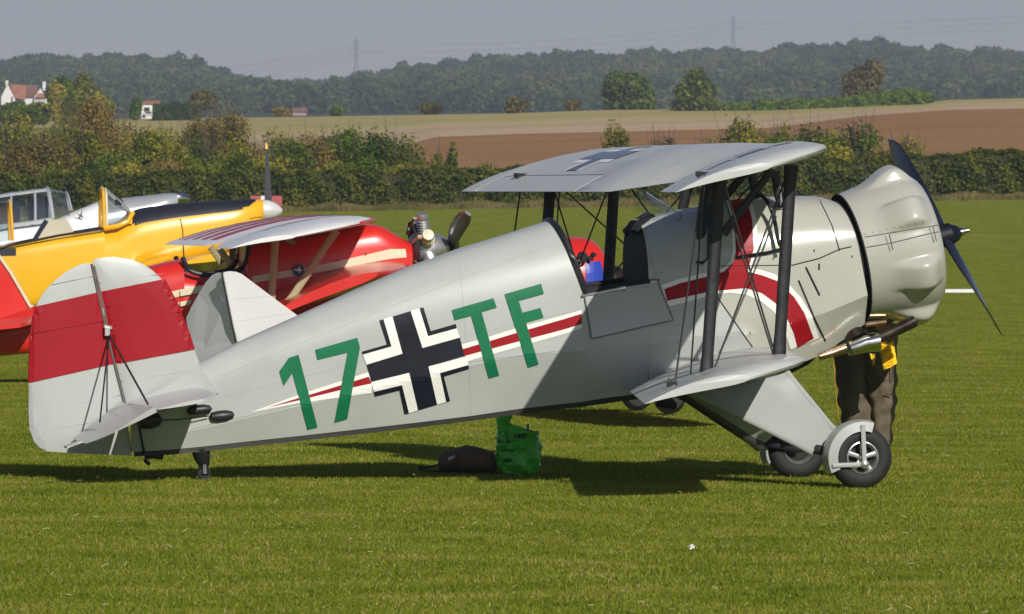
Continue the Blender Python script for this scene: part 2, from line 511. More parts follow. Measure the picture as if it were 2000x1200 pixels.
def scatter(name, meshes, pts, rots, scales, kind='stuff', label=None, cat=None):
    """geometry nodes: instances of the meshes on points"""
    me = bpy.data.meshes.new(name)
    me.from_pydata([tuple(p) for p in pts], [], [])
    n = len(pts); rg = random.Random(7)
    a = me.attributes.new('rot', 'FLOAT_VECTOR', 'POINT'); a.data.foreach_set('vector', [c for r in rots for c in r])
    a = me.attributes.new('scl', 'FLOAT_VECTOR', 'POINT'); a.data.foreach_set('vector', [c for s_ in scales for c in s_])
    a = me.attributes.new('pick', 'INT', 'POINT'); a.data.foreach_set('value', [rg.randrange(len(meshes)) for _ in range(n)])
    o = link(name, me)
    ng = bpy.data.node_groups.new(name + '_nodes', 'GeometryNodeTree')
    ng.interface.new_socket('Geometry', in_out='INPUT', socket_type='NodeSocketGeometry')
    ng.interface.new_socket('Geometry', in_out='OUTPUT', socket_type='NodeSocketGeometry')
    N = ng.nodes; gi = N.new('NodeGroupInput'); go = N.new('NodeGroupOutput'); jn = N.new('GeometryNodeJoinGeometry')
    def attr(nm, ty):
        q = N.new('GeometryNodeInputNamedAttribute'); q.data_type = ty; q.inputs[0].default_value = nm; return q.outputs[0]
    rt, sc_, pk = attr('rot', 'FLOAT_VECTOR'), attr('scl', 'FLOAT_VECTOR'), attr('pick', 'INT')
    for i, mm in enumerate(meshes):
        src = bpy.data.objects.new(mm.name, mm)
        oi = N.new('GeometryNodeObjectInfo'); oi.inputs['Object'].default_value = src
        ip_ = N.new('GeometryNodeInstanceOnPoints')
        cmp = N.new('FunctionNodeCompare'); cmp.data_type = 'INT'; cmp.operation = 'EQUAL'
        ints = [s_ for s_ in cmp.inputs if s_.type == 'INT']
        ng.links.new(pk, ints[0]); ints[1].default_value = i
        ng.links.new(gi.outputs[0], ip_.inputs['Points'])
        ng.links.new(cmp.outputs[0], ip_.inputs['Selection'])
        ng.links.new(oi.outputs['Geometry'], ip_.inputs['Instance'])
        ng.links.new(rt, ip_.inputs['Rotation']); ng.links.new(sc_, ip_.inputs['Scale'])
        ng.links.new(ip_.outputs[0], jn.inputs[0])
    ng.links.new(jn.outputs[0], go.inputs[0])
    md = o.modifiers.new('scatter', 'NODES'); md.node_group = ng
    return tag(o, label, cat, kind=kind)

pts, rots, scs = [], [], []
y = 28.0
while y < 299:
    hwid = y * .0705 + 5 if y < 120 else y * .0705 + 2.5
    x = -hwid
    while x < hwid:
        e = 1.0
        n_ = Vector((-(ground(x + e, y) - ground(x - e, y)) / 2, -(ground(x, y + e) - ground(x, y - e)) / 2, 1)).normalized()
        q = Vector((0, 0, 1)).rotation_difference(n_).to_matrix() @ Matrix.Rotation(random.choice((0, 1, 2, 3)) * math.pi / 2, 3, 'Z')
        pts.append((x, y, ground(x, y))); rots.append(tuple(q.to_euler())); scs.append((1, 1, random.uniform(.85, 1.15)))
        x += 2.0
    y += 2.0
scatter('grass', [grass_patch(i) for i in range(5)], pts, rots, scs)
# scattered pale dead stems and clippings lying in the turf
rg = random.Random(3); mb = MB()
for i in range(260):
    yy = 31 + 45 * rg.random() ** 1.3; xx = (rg.random() - .5) * .15 * yy
    a = rg.random() * 6.28; l = rg.uniform(.01, .04); z = ground(xx, yy) + .035
    mb.tube([(xx, yy, z), (xx + math.cos(a) * l, yy + math.sin(a) * l, z + rg.uniform(-.01, .02))], .0018, 3)
tag(mb.build('dry_stems', mat('straw', (.36,.31,.15), .8)), kind='stuff')

# ------------------------------------------------------------------ bushes, hedges, trees
OLIVE = leafmat('olive bush leaves', [(0.0653, 0.0945, 0.0095), (0.1483, 0.189, 0.0191), (0.2818, 0.2917, 0.0318), (0.3858, 0.2917, 0.0557)], scale=.9)
DKGREEN = leafmat('dark green bush leaves', [(0.0324, 0.0663, 0.0072), (0.0811, 0.1382, 0.013), (0.1567, 0.2265, 0.0217)], scale=.9)
RUSSET = leafmat('russet autumn leaves', [(0.0625, 0.063, 0.0121), (0.1353, 0.1217, 0.0227), (0.229, 0.1794, 0.0402), (0.3122, 0.2173, 0.0602)], scale=.9)
YELGREEN = leafmat('yellowing leaves', [(0.1014, 0.1193, 0.0145), (0.2253, 0.2385, 0.026), (0.428, 0.3468, 0.0434)], scale=.9)
HEDGEL = leafmat('clipped hedge leaves', [(0.0429, 0.0611, 0.008), (0.1073, 0.1315, 0.016), (0.2029, 0.1879, 0.0266), (0.3102, 0.1998, 0.0466)], scale=1.3)
WOODG = leafmat('distant wood leaves', [(0.03, 0.066, 0.0198), (0.055, 0.102, 0.0252), (0.095, 0.132, 0.0315), (0.15, 0.15, 0.045)], scale=.02, rnd=True)
BARK = mat('bark', (.055,.042,.028), .9, var=.3, vscale=8)
TWIGS = mat('bare twigs', (.12,.09,.06), .9, var=.3)

def lobes_for(wd, ht, dp, rg, n=9, low=.12):
    out = []
    for i in range(n):
        a = rg.random() * 6.283; k = rg.random() ** .5 * .62
        zc = rg.uniform(low + .1, .74)
        rz = ht * rg.uniform(.16, .30); rx = wd * rg.uniform(.17, .30)
        wz = math.sqrt(max(.12, 1 - (2 * zc - .85) ** 2))
        out.append((math.cos(a) * k * wd * .5 * wz, math.sin(a) * k * dp * .5 * wz, zc * ht, rx, dp * rg.uniform(.17, .28), rz))
    out.append((0, 0, ht * .45, wd * .36, dp * .36, ht * .42))
    return out

def plant(name, label, cat, px, ptop, wpx, D, m, group=None, leaf=None, seed=0, nleaf=None, trunk=False, low=.12, n=9, base=None, twigs=0):
    s = FPX / D
    c = W(px, 300, D); gz = ground(c.x, D)
    top = W(px, ptop, D).z
    ht = max(.6, top - gz); wd = wpx / s
    if base is not None: gz = W(px, base, D).z; ht = top - gz
    rg = random.Random(seed)
    root = empty(name, Matrix.Translation((c.x, D, gz)), label, cat, group)
    dp = wd * .8
    lb = lobes_for(wd, ht, dp, rg, n, low)
    lf = leaf or 2.6 / s * 2
    area = wd * ht * 2.4
    k = nleaf or int(min(16000, max(700, area / (lf * lf) * 2.2)))
    me = foliage_mesh('foliage' if not trunk else 'crown', lb, k, lf, m, seed)
    o = link('foliage' if not trunk else 'crown', me, None, root)
    mb = MB()
    if trunk:
        r = ht * .028
        mb.tube([(0,0,-.2),(0,0,ht*.25),(wd*.02,0,ht*.6)], [r*1.3, r, r*.45], 8)
        for i in range(5):
            a = rg.random() * 6.28; z0 = ht * rg.uniform(.2, .45)
            mb.tube([(0,0,z0),(math.cos(a)*wd*.2,math.sin(a)*wd*.2,z0+ht*.18),(math.cos(a)*wd*.36,math.sin(a)*wd*.36,z0+ht*.3)], [r*.5,r*.35,r*.15], 6)
        mb.build('trunk', BARK, root)
    else:
        for i in range(6):
            a = rg.random() * 6.28; k_ = rg.uniform(.1, .4)
            mb.tube([(0,0,-.1),(math.cos(a)*wd*k_*.5,math.sin(a)*wd*k_*.4,ht*.4),(math.cos(a)*wd*k_,math.sin(a)*wd*k_,ht*.8)], [ht*.02,ht*.014,ht*.006], 5)
        mb.build('stem', BARK, root)
    if twigs:
        tw = MB()
        for i in range(twigs):
            a = rg.random() * 6.28; k_ = rg.uniform(.05, .5)
            x0, y0 = math.cos(a) * wd * k_ * .7, math.sin(a) * wd * k_ * .5
            z1 = ht * rg.uniform(.85, 1.15)
            tw.tube([(x0*.5, y0*.5, ht*.35), (x0, y0, z1*.75), (x0 * 1.25 + rg.uniform(-.1,.1), y0, z1)], [.02,.012,.006], 4)
        tw.build('twig', TWIGS, root)
    return root

# clipped hedge along the airfield, two lengths
def hedge(name, label, px0, px1, D, th, m, ytop, leaf=.11, dens=330, seed=1, cat='hedge', pyb=None):
    x0 = (px0 - 1000) / FPX * D; x1 = (px1 - 1000) / FPX * D
    root = empty(name, Matrix.Translation(((x0 + x1) / 2, D, ground((x0 + x1) / 2, D))), label, cat)
    rg = np.random.default_rng(seed)
    n = int((x1 - x0) * dens * (1.9 + th * .8))
    xs = rg.random(n) * (x1 - x0) + x0
    zb = np.array([ground(x, D) for x in np.linspace(x0, x1, 60)])
    zt = np.array([W(1000 + FPX * x / D, ytop(1000 + FPX * x / D), D).z for x in np.linspace(x0, x1, 60)])
    gz = np.interp(xs, np.linspace(x0, x1, 60), zb); tz = np.interp(xs, np.linspace(x0, x1, 60), zt)
    tz = tz + .07 * np.sin(xs * 1.7) + .05 * np.sin(xs * 4.3 + 1) + .04 * rg.normal(size=n)
    face = rg.random(n) < .72
    f = rg.random(n)
    z = np.where(face, gz + (tz - gz) * f, tz - .05 * rg.random(n))
    bulge = .12 * np.sin(xs * 2.3) + .09 * np.sin(xs * 5.1 + 2 + z * 3)
    yy = np.where(face, -th / 2 + bulge + .1 * rg.normal(size=n) + .12 * (f > .85), (rg.random(n) - .5) * th)
    nr = rg.normal(size=(n, 3)) * .75; nr[:, 1] += np.where(face, -.8, 0); nr[:, 2] += np.where(face, .3, .9)
    nr /= np.linalg.norm(nr, axis=1)[:, None]
    t = np.cross(nr, rg.normal(size=(n, 3))); t /= np.linalg.norm(t, axis=1)[:, None]; b = np.cross(nr, t)
    c = np.stack([xs - (x0 + x1) / 2, yy, z - ground((x0 + x1) / 2, D)], 1)
    s_ = leaf * (.6 + .9 * rg.random(n))[:, None]
    V = np.stack([c - t * s_ * .6, c + b * s_ * .5, c + t * s_ * .6, c - b * s_ * .5], 1)
    me = bpy.data.meshes.new('foliage')
    me.vertices.add(n * 4); me.vertices.foreach_set('co', V.ravel()); me.loops.add(n * 4); me.loops.foreach_set('vertex_index', np.arange(n * 4))
    me.polygons.add(n); me.polygons.foreach_set('loop_start', np.arange(0, n * 4, 4)); me.polygons.foreach_set('loop_total', np.full(n, 4))
    a = me.attributes.new('lv', 'FLOAT', 'FACE'); a.data.foreach_set('value', rg.random(n))
    me.update(); me.materials.append(m); link('foliage', me, None, root)
    # woody inside
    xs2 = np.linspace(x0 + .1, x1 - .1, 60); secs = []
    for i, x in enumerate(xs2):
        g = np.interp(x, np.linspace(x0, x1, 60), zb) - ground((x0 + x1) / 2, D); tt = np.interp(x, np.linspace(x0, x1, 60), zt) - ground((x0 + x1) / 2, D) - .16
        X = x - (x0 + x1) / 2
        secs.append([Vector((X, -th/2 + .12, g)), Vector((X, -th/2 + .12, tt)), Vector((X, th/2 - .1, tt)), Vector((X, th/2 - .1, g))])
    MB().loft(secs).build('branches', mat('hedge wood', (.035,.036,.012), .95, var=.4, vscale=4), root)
    return root
HT = lambda px: ip(px, [(-300,350),(0,344),(560,334),(900,331),(1300,325),(1700,310),(2000,294),(2400,285)])
hedge('hedge', 'long clipped hedge across the picture behind the airfield grass', -700, 2700, 300, 1.6, HEDGEL, HT)
# tall dry grass at the foot of the hedge
rgn = np.random.default_rng(5); n = 31000
xs = rgn.random(n) * 68 - 34; yy = 299.0 - rgn.random(n) * 1.6
h = .10 + .34 * rgn.random(n) * (.5 + .5 * np.sin(xs * 1.1) ** 2); ww = .018 + .02 * rgn.random(n)
V = np.zeros((n, 3, 3)); gz = np.array([ground(float(a), 298.5) for a in xs])
V[:, 0] = np.stack([xs - ww, yy, gz - .02], 1); V[:, 1] = np.stack([xs + ww, yy, gz - .02], 1); V[:, 2] = np.stack([xs + rgn.normal(size=n) * .08, yy, gz + h], 1)
me = bpy.data.meshes.new('tall_dry_grass'); me.vertices.add(n*3); me.vertices.foreach_set('co', V.ravel()); me.loops.add(n*3); me.loops.foreach_set('vertex_index', np.arange(n*3))
me.polygons.add(n); me.polygons.foreach_set('loop_start', np.arange(0, n*3, 3)); me.polygons.foreach_set('loop_total', np.full(n, 3))
a = me.attributes.new('lv', 'FLOAT', 'FACE'); a.data.foreach_set('value', rgn.random(n)); me.update()
me.materials.append(leafmat('dry grass blades', [(.07,.08,.02),(.17,.14,.045),(.30,.23,.10)], scale=.8, rnd=False))
tag(link('tall_dry_grass', me), kind='stuff')

BU = [ # px, top, width, D, material, label
 (20,214,150,330,OLIVE,'olive bush at the left edge below the tiled cottage'),
 (60,262,180,318,RUSSET,'large russet bramble bush at the far left behind the hedge'),
 (-90,240,200,325,OLIVE,'olive bush cut by the left picture edge'),
 (150,232,130,322,YELGREEN,'yellowing bush between two russet bushes at the far left'),
 (205,182,130,335,RUSSET,'tall brown topped thicket right of the cottage'),
 (150,205,120,345,OLIVE,'green scrub directly below the white pole'),
 (215,285,150,312,DKGREEN,'dark green bush low behind the hedge near the far left'),
 (300,240,120,318,OLIVE,'olive bush below the long dark garden hedge'),
 (350,275,110,312,YELGREEN,'pale green bush low between dark bushes'),
 (425,205,150,326,RUSSET,'rounded pale russet bush with bare twigs rising above its neighbours'),
 (400,262,110,314,DKGREEN,'dark bush in front of the rounded pale russet bush'),
 (470,270,110,316,OLIVE,'olive bush left of the yellow aircraft propeller tip'),
 (560,262,110,314,DKGREEN,'dark green bush right of the yellow aircraft propeller tip'),
 (620,248,110,318,RUSSET,'reddish green bush left of the dark pair of bushes'),
 (690,236,110,318,DKGREEN,'dark upright bush at the edge of the brown field'),
 (750,244,100,316,DKGREEN,'dark bush joined to the upright bush beside the brown field'),
 (800,262,90,312,OLIVE,'thin olive bush at the right end of the left thicket'),
 (855,276,40,310,YELGREEN,'small pointed yellow green sapling by the brown field'),
 (882,270,34,310,OLIVE,'small narrow conical shrub against the brown field'),
 (955,304,50,308,OLIVE,'small low sprig of shrub above the hedge, mid picture'),
 (1205,236,90,322,YELGREEN,'pale yellow green bush above the left half of the wing'),
 (1290,256,80,326,RUSSET,'thin russet bush between the brown field and the pale bush'),
 (1440,212,130,324,YELGREEN,'bright yellow green bush below the two field trees'),
 (1380,262,90,318,OLIVE,'olive bush just above the wing centre'),
 (1590,222,120,322,OLIVE,'dark olive bush behind the wing tip'),
 (1680,216,110,322,DKGREEN,'grey green bush right of the wing tip'),
 (1770,255,110,318,OLIVE,'sparse twiggy bush above the propeller'),
 (1530,262,90,316,DKGREEN,'low dark bush directly behind the wing tip'),
 (250,262,110,326,OLIVE,'olive bush under the conifer, nearer the hedge'),
 (500,262,120,345,RUSSET,'russet bush left of the raised propeller blade, well behind'),
 (555,246,110,340,OLIVE,'olive bush right of the raised propeller blade, well behind'),
 (655,256,110,330,OLIVE,'olive bush between the reddish and the dark upright bush'),
 (1520,232,100,330,YELGREEN,'yellow olive bush left of the wing tip'),
 (1630,240,110,328,OLIVE,'olive bush filling between the two bushes at the wing tip'),
 (1320,272,90,318,OLIVE,'low olive bush above the wing, mid span'),
 (-20,226,150,352,OLIVE,'olive thicket filling the gap under the cottage'),
 (90,236,150,356,YELGREEN,'yellow olive thicket between cottage and brown thicket, further back'),
 (260,250,130,350,RUSSET,'brown thicket below the narrow conifer'),
 (330,246,130,352,OLIVE,'olive thicket below the garden hedge'),
 (385,240,120,348,DKGREEN,'dark thicket left of the rounded pale russet bush, further back'),
 (500,285,110,330,OLIVE,'olive thicket behind the raised propeller blade'),
 (740,280,110,330,OLIVE,'olive thicket behind the dark upright bushes'),
 (1100,300,60,308,YELGREEN,'small yellow sprig left of the wing cross'),
]
for i, (px, tp, wp, D, m, lab) in enumerate(BU):
    if px < 500: tp -= 9
    plant('bush', lab, 'bush', px, tp, wp, D, m, 'bushes behind the long hedge', seed=20 + i, low=.05, n=11, leaf=.105, twigs=26 if 'twig' in lab or 'sparse' in lab or 'russet' in lab else 6, nleaf=(2600 if 'sparse' in lab or 'thin' in lab else None))
# filling scrub low behind the hedge: individual smaller bushes
SCR = [(-200,300,'off the left end of the cottage thicket'),(-120,306,'leftmost, below the russet bramble'),(-40,310,'at the left picture edge'),(40,304,'above the silver aircraft canopy'),(115,312,'above the silver aircraft nose'),(185,300,'above the yellow windscreen frame'),(255,308,'above the black anti glare panel'),(330,300,'above the middle of the yellow nose'),(395,309,'below the rounded pale russet bush'),(455,303,'just left of the raised propeller blade'),(530,306,'just right of the raised propeller blade'),(590,300,'below the reddish green bush'),(655,308,'above the red aircraft wing tip'),(715,300,'above the red aircraft engine'),(775,306,'right of the red aircraft engine'),(832,312,'right end of the left thicket'),(1470,272,'above the wing leading edge, left one'),(1560,268,'touching the wing tip top'),(1640,270,'between wing tip and cowling'),(1720,276,'above the cowling blister')]
for i, (px, tp, wh) in enumerate(SCR):
    plant('low_scrub', 'low scrub above the hedge, ' + wh, 'bush', px, tp, 115, 307, [OLIVE, DKGREEN, YELGREEN, RUSSET][i % 4], 'low scrub right behind the long hedge', seed=80 + i, low=.0, n=9, leaf=.10)

# field trees on the crest
plant('tree', 'round dense green tree standing alone on the stubble crest', 'tree', 1231, 129, 112, 800, leafmat('green field tree leaves', [(.045,.085,.018),(.085,.13,.026),(.14,.18,.04)], scale=.4), seed=201, trunk=True, low=.0, n=16, leaf=.40, nleaf=7000, base=214)
plant('tree', 'taller olive tree with ragged left side next to the round green tree', 'tree', 1362, 133, 100, 780, OLIVE, seed=202, trunk=True, low=.0, n=15, leaf=.40, nleaf=5200, base=238)
plant('tree', 'thin orange brown tree rising from the dark field hedge', 'tree', 1685, 112, 84, 790, leafmat('thin autumn leaves', [(.08,.075,.025),(.16,.13,.04),(.24,.17,.05)], scale=.4), seed=203, trunk=True, low=.1, n=11, leaf=.36, nleaf=2600, base=208, twigs=14)
for px, tp, wp, lab in ((1008,188,58,'low reddish bush alone on the crest, mid picture'), (845,198,54,'small reddish bush on the crest left of the round tree'), (1117,193,34,'tiny brown bush on the crest nearest the round tree'), (548,207,40,'small brown bush on the crest above the left thicket'), (660,206,34,'small dark green bush on the crest near the left pylon')):
    plant('bush', lab, 'bush', px, tp, wp, 810, RUSSET if 'green' not in lab else DKGREEN, 'small bushes on the field crest', seed=300 + px, leaf=.32, nleaf=1500, base=ROWC and ip(px, ROWC) + 1)
hedge('field_hedge', 'dark hedge running right from the olive tree across the field crest', 1410, 1822, 780, 4, DKGREEN, lambda px: ip(px, [(1410,205),(1480,198),(1640,194),(1700,184),(1770,176),(1810,180),(1822,190)]), leaf=.30, dens=34, seed=9)
hedge('garden_hedge', 'trimmed green garden hedge right of the small white bungalow', 300, 392, 790, 3, leafmat('garden hedge leaves', [(.035,.075,.012),(.06,.11,.02)], scale=.5), lambda px: 204 + (px - 300) * .02, leaf=.26, dens=60, seed=12)
plant('conifer', 'dark narrow conifer left of the small white bungalow', 'tree', 266, 187, 27, 792, DKGREEN, seed=210, low=0, n=9, leaf=.26, nleaf=2200, base=232)
plant('tree', 'dark brown tree behind the garden hedge', 'tree', 401, 173, 62, 820, RUSSET, seed=211, trunk=True, leaf=.34, nleaf=2600, base=214)
for px, tp, wp, D, m_, lab in ((118,140,60,700,DKGREEN,'dark pointed tree just right of the cottage'), (160,138,56,705,YELGREEN,'pointed green tree behind the white pole'), (114,156,44,690,OLIVE,'olive tree just right of the cottage chimney'), (190,168,70,690,OLIVE,'broad olive tree right of the white pole'), (20,196,70,660,DKGREEN,'dark bush hiding the foot of the cottage'), (70,198,70,655,OLIVE,'olive bush below the cottage gable'), (138,186,40,660,YELGREEN,'yellow green bush at the foot of the white pole')):
    plant('tree', lab, 'tree', px, tp, wp, D, m_, seed=400 + px, trunk=True, leaf=.30, nleaf=2800, base=240, low=.05)

# the woods on the hills
def hill_tree(seed):
    rg = random.Random(seed)
    lb = lobes_for(9.5, 9.0, 9.0, rg, 12, .1)
    return foliage_mesh('wood_tree', lb, 900, 1.15, WOODG, seed, shell=.7, flat=.45)
pts, rots, scs = [], [], []
rg = random.Random(11)
D = 1760.0
while D < 2610:
    xw = .075 * D
    x = -xw * 1.6 + rg.random() * 6
    while x < xw * 1.6:
        if ip(1000 + FPX * x / D, SKYL) > 0:
            s_ = rg.uniform(.7, 1.05) * (1.2 if rg.random() < .03 else 1)
            pts.append((x + rg.uniform(-2, 2), D + rg.uniform(-6, 6), ground(x, D) - 1.5)); rots.append((0, 0, rg.random() * 6.28)); scs.append((s_ * rg.uniform(.85,1.15), s_, s_ * rg.uniform(.75, 1.05)))
        x += 7.2
    D += 15 if D < 2500 else 9
scatter('woodland', [hill_tree(i) for i in range(6)], pts, rots, scs)
print('hill trees', len(pts))

# ------------------------------------------------------------------ pylons and cables
STEEL = mat('galvanised steel', (.07,.075,.085), .7)
def pylon(px, ptop, pbase_extra, D, wide, label, k):
    top = W(px, ptop, D); s = FPX / D
    ht = 46 * k
    root = empty('pylon', Matrix.Translation((top.x, D, top.z - ht)), label, 'pylon', 'pylons on the skyline')
    mb = MB(); w0 = 4.6 * k * wide; w1 = 1.1 * k * wide
    hw = lambda z: (w0 + (w1 - w0) * min(1, (z / ht) / .62)) / 2 if z / ht < .62 else w1 / 2 * (1 if z / ht < .9 else max(.05, (1 - z / ht) / .1))
    lv = [0, .12, .23, .33, .42, .50, .57, .63, .69, .75, .81, .87, .91, 1.0]
    for sx in (-1, 1):
        for sy in (-1, 1):
            for a, b in zip(lv, lv[1:]):
                mb.tube([(sx*hw(a*ht), sy*hw(a*ht), a*ht), (sx*hw(b*ht), sy*hw(b*ht), b*ht)], .17*k, 4)
    for a, b in zip(lv, lv[1:]):
        for sy in (-1, 1):
            for sx in (-1, 1):
                mb.tube([(sx*hw(a*ht), sy*hw(a*ht), a*ht), (-sx*hw(b*ht), sy*hw(b*ht), b*ht)], .09*k, 4)
                mb.tube([(sy*hw(a*ht), sx*hw(a*ht), a*ht), (sy*hw(b*ht), -sx*hw(b*ht), b*ht)], .09*k, 4)
    mb.build('lattice', STEEL, root)
    arms = []
    for z, l in ((.64, 2.3), (.77, 3.3), (.90, 2.1)):
        for s_ in (-1, 1):
            L_ = l * k * wide * .75
            a = MB()
            for sy in (-1, 1):
                a.tube([(s_*w1/2, sy*w1/2, z*ht), (s_*(w1/2+L_), 0, z*ht)], .11*k, 4); a.tube([(s_*w1/2, sy*w1/2, (z+.035)*ht), (s_*(w1/2+L_), 0, z*ht)], .11*k, 4)
            a.tube([(s_*(w1/2+L_), 0, z*ht), (s_*(w1/2+L_), 0, z*ht - 2.2*k)], .12*k, 4)
            a.build('crossarm', STEEL, root)
            arms.append(Vector((top.x + s_*(w1/2+L_), D, top.z - ht + z*ht - 2.2*k)))
    return arms
A1 = pylon(695, 72, 0, 3900, 1.35, 'lattice pylon on the skyline above the dip between the hills, left one', .62)
A2 = pylon(1432, 30, 0, 4300, 1.25, 'lattice pylon on the skyline above the wing, right one', .62)
for ci, (a, b) in enumerate(zip(A1, A2)):
    lvl = ('lowest', 'lowest', 'middle', 'middle', 'topmost', 'topmost')[ci] + (' left arm', ' right arm')[ci % 2]
    pts_ = []
    for i in range(25):
        t = i / 24; p = a.lerp(b, t); p.z -= 7 * 4 * t * (1 - t) * .6; pts_.append(p)
    tag(MB().tube(pts_, .034, 4).build('power_cable', STEEL), 'power cable from the ' + lvl + ' strung between the two pylons', 'cable', 'power cables')
    e = W(2500, 45, 4500); e.z += (b.z - A2[0].z) + 14
    tag(MB().tube([b.lerp(e, i/12) - Vector((0,0,12*4*(i/12)*(1-i/12)*.6)) for i in range(13)], .034, 4).build('power_cable', STEEL), 'power cable running right from the ' + lvl + ' of the right pylon', 'cable', 'power cables right of the pylons')
    e = W(-500, 215, 3300); e.z += (a.z - A1[0].z)
    tag(MB().tube([a.lerp(e, i/12) - Vector((0,0,16*4*(i/12)*(1-i/12)*.6)) for i in range(13)], .034, 4).build('power_cable', STEEL), 'power cable running left from the ' + lvl + ' of the left pylon', 'cable', 'power cables left of the pylons')

# ------------------------------------------------------------------ houses
WALLW = mat('white render', (.74,.72,.68), .8, var=.05)
TILE = mat('red clay tiles', (.30,.12,.07), .85, var=.25, vscale=1.2)
TILE2 = mat('brown clay tiles', (.17,.085,.06), .85, var=.25, vscale=1.2)
DKWIN = mat('dark window glass', (.02,.025,.03), .1)
def gable_house(root, x0, x1, y0, y1, zw, zr, m_roof, axis='x', wall=WALLW):
    """walls and pitched roof in the house's own axes"""
    mb = MB()
    if axis == 'x':
        ym = (y0 + y1) / 2
        prof = [(y0, 0), (y1, 0), (y1, zw), (ym, zr), (y0, zw)]
        a = [Vector((x0, p, z)) for p, z in prof]; b = [Vector((x1, p, z)) for p, z in prof]
        mb.loft([a, b]).build('wall', wall, root)
        r = MB()
        for s_ in (0, 1):
            e = y0 - .3 if s_ == 0 else y1 + .3
            ze = zw - .3 * (zr - zw) / (ym - y0)
            q = [Vector((x0-.2, e, ze+.06)), Vector((x1+.2, e, ze+.06)), Vector((x1+.2, ym, zr+.06)), Vector((x0-.2, ym, zr+.06))]
            r.prism(q, (0, 0, .12))
        return r.build('roof', m_roof, root)
    xm = (x0 + x1) / 2
    prof = [(x0, 0), (x1, 0), (x1, zw), (xm, zr), (x0, zw)]
    mb.loft([[Vector((p, y0, z)) for p, z in prof], [Vector((p, y1, z)) for p, z in prof]]).build('wall', wall, root)
    r = MB()
    for s_ in (0, 1):
        e = x0 - .3 if s_ == 0 else x1 + .3
        ze = zw - .3 * (zr - zw) / (xm - x0)
        r.prism([Vector((e, y0-.2, ze+.06)), Vector((e, y1+.2, ze+.06)), Vector((xm, y1+.2, zr+.06)), Vector((xm, y0-.2, zr+.06))], (0, 0, .12))
    return r.build('roof', m_roof, root)
DH = 1250
sH = FPX / DH   # 11.4 px per metre
hp = W(48, 214, DH)
h = empty('cottage', Matrix.Translation(hp) , 'white cottage with red tiled roofs and a timber striped gable at the far left', 'house')
m_ = lambda px: (px - 48) / sH
gable_house(h, m_(20), m_(70), 1.0, 5.2, 2.3, 4.1, TILE2, 'x')
gable_house(h, m_(3), m_(30), -.8, 5, 2.1, 4.4, TILE, 'y')
gable_house(h, m_(68), m_(93), -1.2, 4, 2.0, 3.7, mat('slate roof', (.12,.11,.13), .7), 'y')
MB().box((m_(86), .6, 4.0), (.5, .5, 1.5)).build('chimney', WALLW, h)
MB().box((m_(13), 1.0, 4.5), (.45, .45, .9)).build('chimney', WALLW, h)
sk = MB().prism([Vector((m_(70), -1.6, 2.0)), Vector((m_(91), -1.6, 2.0)), Vector((m_(86), -1.22, 2.75)), Vector((m_(75), -1.22, 2.75))], (0, .1, 0)).build('bay_roof', TILE, h)
for k in range(6): MB().box((m_(70) + .1 + k * .3, -1.24, 1.2), (.09, .06, 1.5)).build('timber', mat('dark timber', (.03,.03,.04), .8), h)
for px_ in (24,): MB().box((m_(px_), -.83, 1.6), (.25, .06, 1.1)).build('window', DKWIN, h)
MB().prism([Vector((m_(28), -.9, 2.1)), Vector((m_(50), -.2, 1.6)), Vector((m_(50), 2, 4.1)), Vector((m_(19), 2, 4.35))], (0, 0, .1)).build('roof', TILE, h)
tag(MB().lathe([(0,.09),(3.2,.05)], W(126,212,1150), W(126,100,1150), 8, True).build('pole', WALLW), 'thin white pole standing right of the cottage', 'pole')
hb_ = W(288, 232, 900); sB = FPX / 900
hb = empty('bungalow', Matrix.Translation(hb_), 'small white bungalow front between the conifer and the garden hedge', 'house')
MB().box((0, 2, .95), (1.5, 3, 1.9)).build('wall', WALLW, hb)
MB().prism([Vector((-.6,.2,1.9)), Vector((1.6,.2,1.9)), Vector((1.3,2,2.2)), Vector((-.3,2,2.2))], (0,0,.12)).build('roof', TILE, hb)
MB().box((-.1, .48, 1.0), (.7, .06, .75)).build('window', DKWIN, hb)
cr = empty('parked_car', Matrix.Translation(W(291, 231, 860)), 'pale car parked in front of the small white bungalow', 'car')
CARP = mat('silver car paint', (.55,.57,.6), .25, metal=.3, coat=.5)
MB().loft([[Vector((x, y_, z)) for x, z in ((-.95,.2),(.95,.2),(.95,.42),(.6,.5),(.35,.78),(-.45,.78),(-.75,.5),(-.95,.45))] for y_ in (-.35,.35)]).build('body', CARP, cr)
for x in (-.6, .6):
    for y_ in (-.36, .36): MB().lathe([(-.04,.0),(-.04,.19),(.04,.19),(.04,0)], (x, y_, .19), (x, y_ - 1, .19), 14).build('wheel', RUB if False else mat('tyre dark', (.02,.02,.02), .8), cr)
MB().box((-.05, -.36, .63), (.6, .03, .2)).build('side_window', DKWIN, cr)
fh = empty('farm_building', Matrix.Translation(W(585, 226, 1600)), 'faint pinkish building low on the crest below the hill', 'house')
gable_house(fh, -1.5, 1.5, 0, 3, .9, 1.6, TILE2, 'x', mat('pink render', (.4,.27,.24), .9))
MB().box((.9,1.5,1.8),(.35,.35,.9)).build('chimney', TILE2, fh)
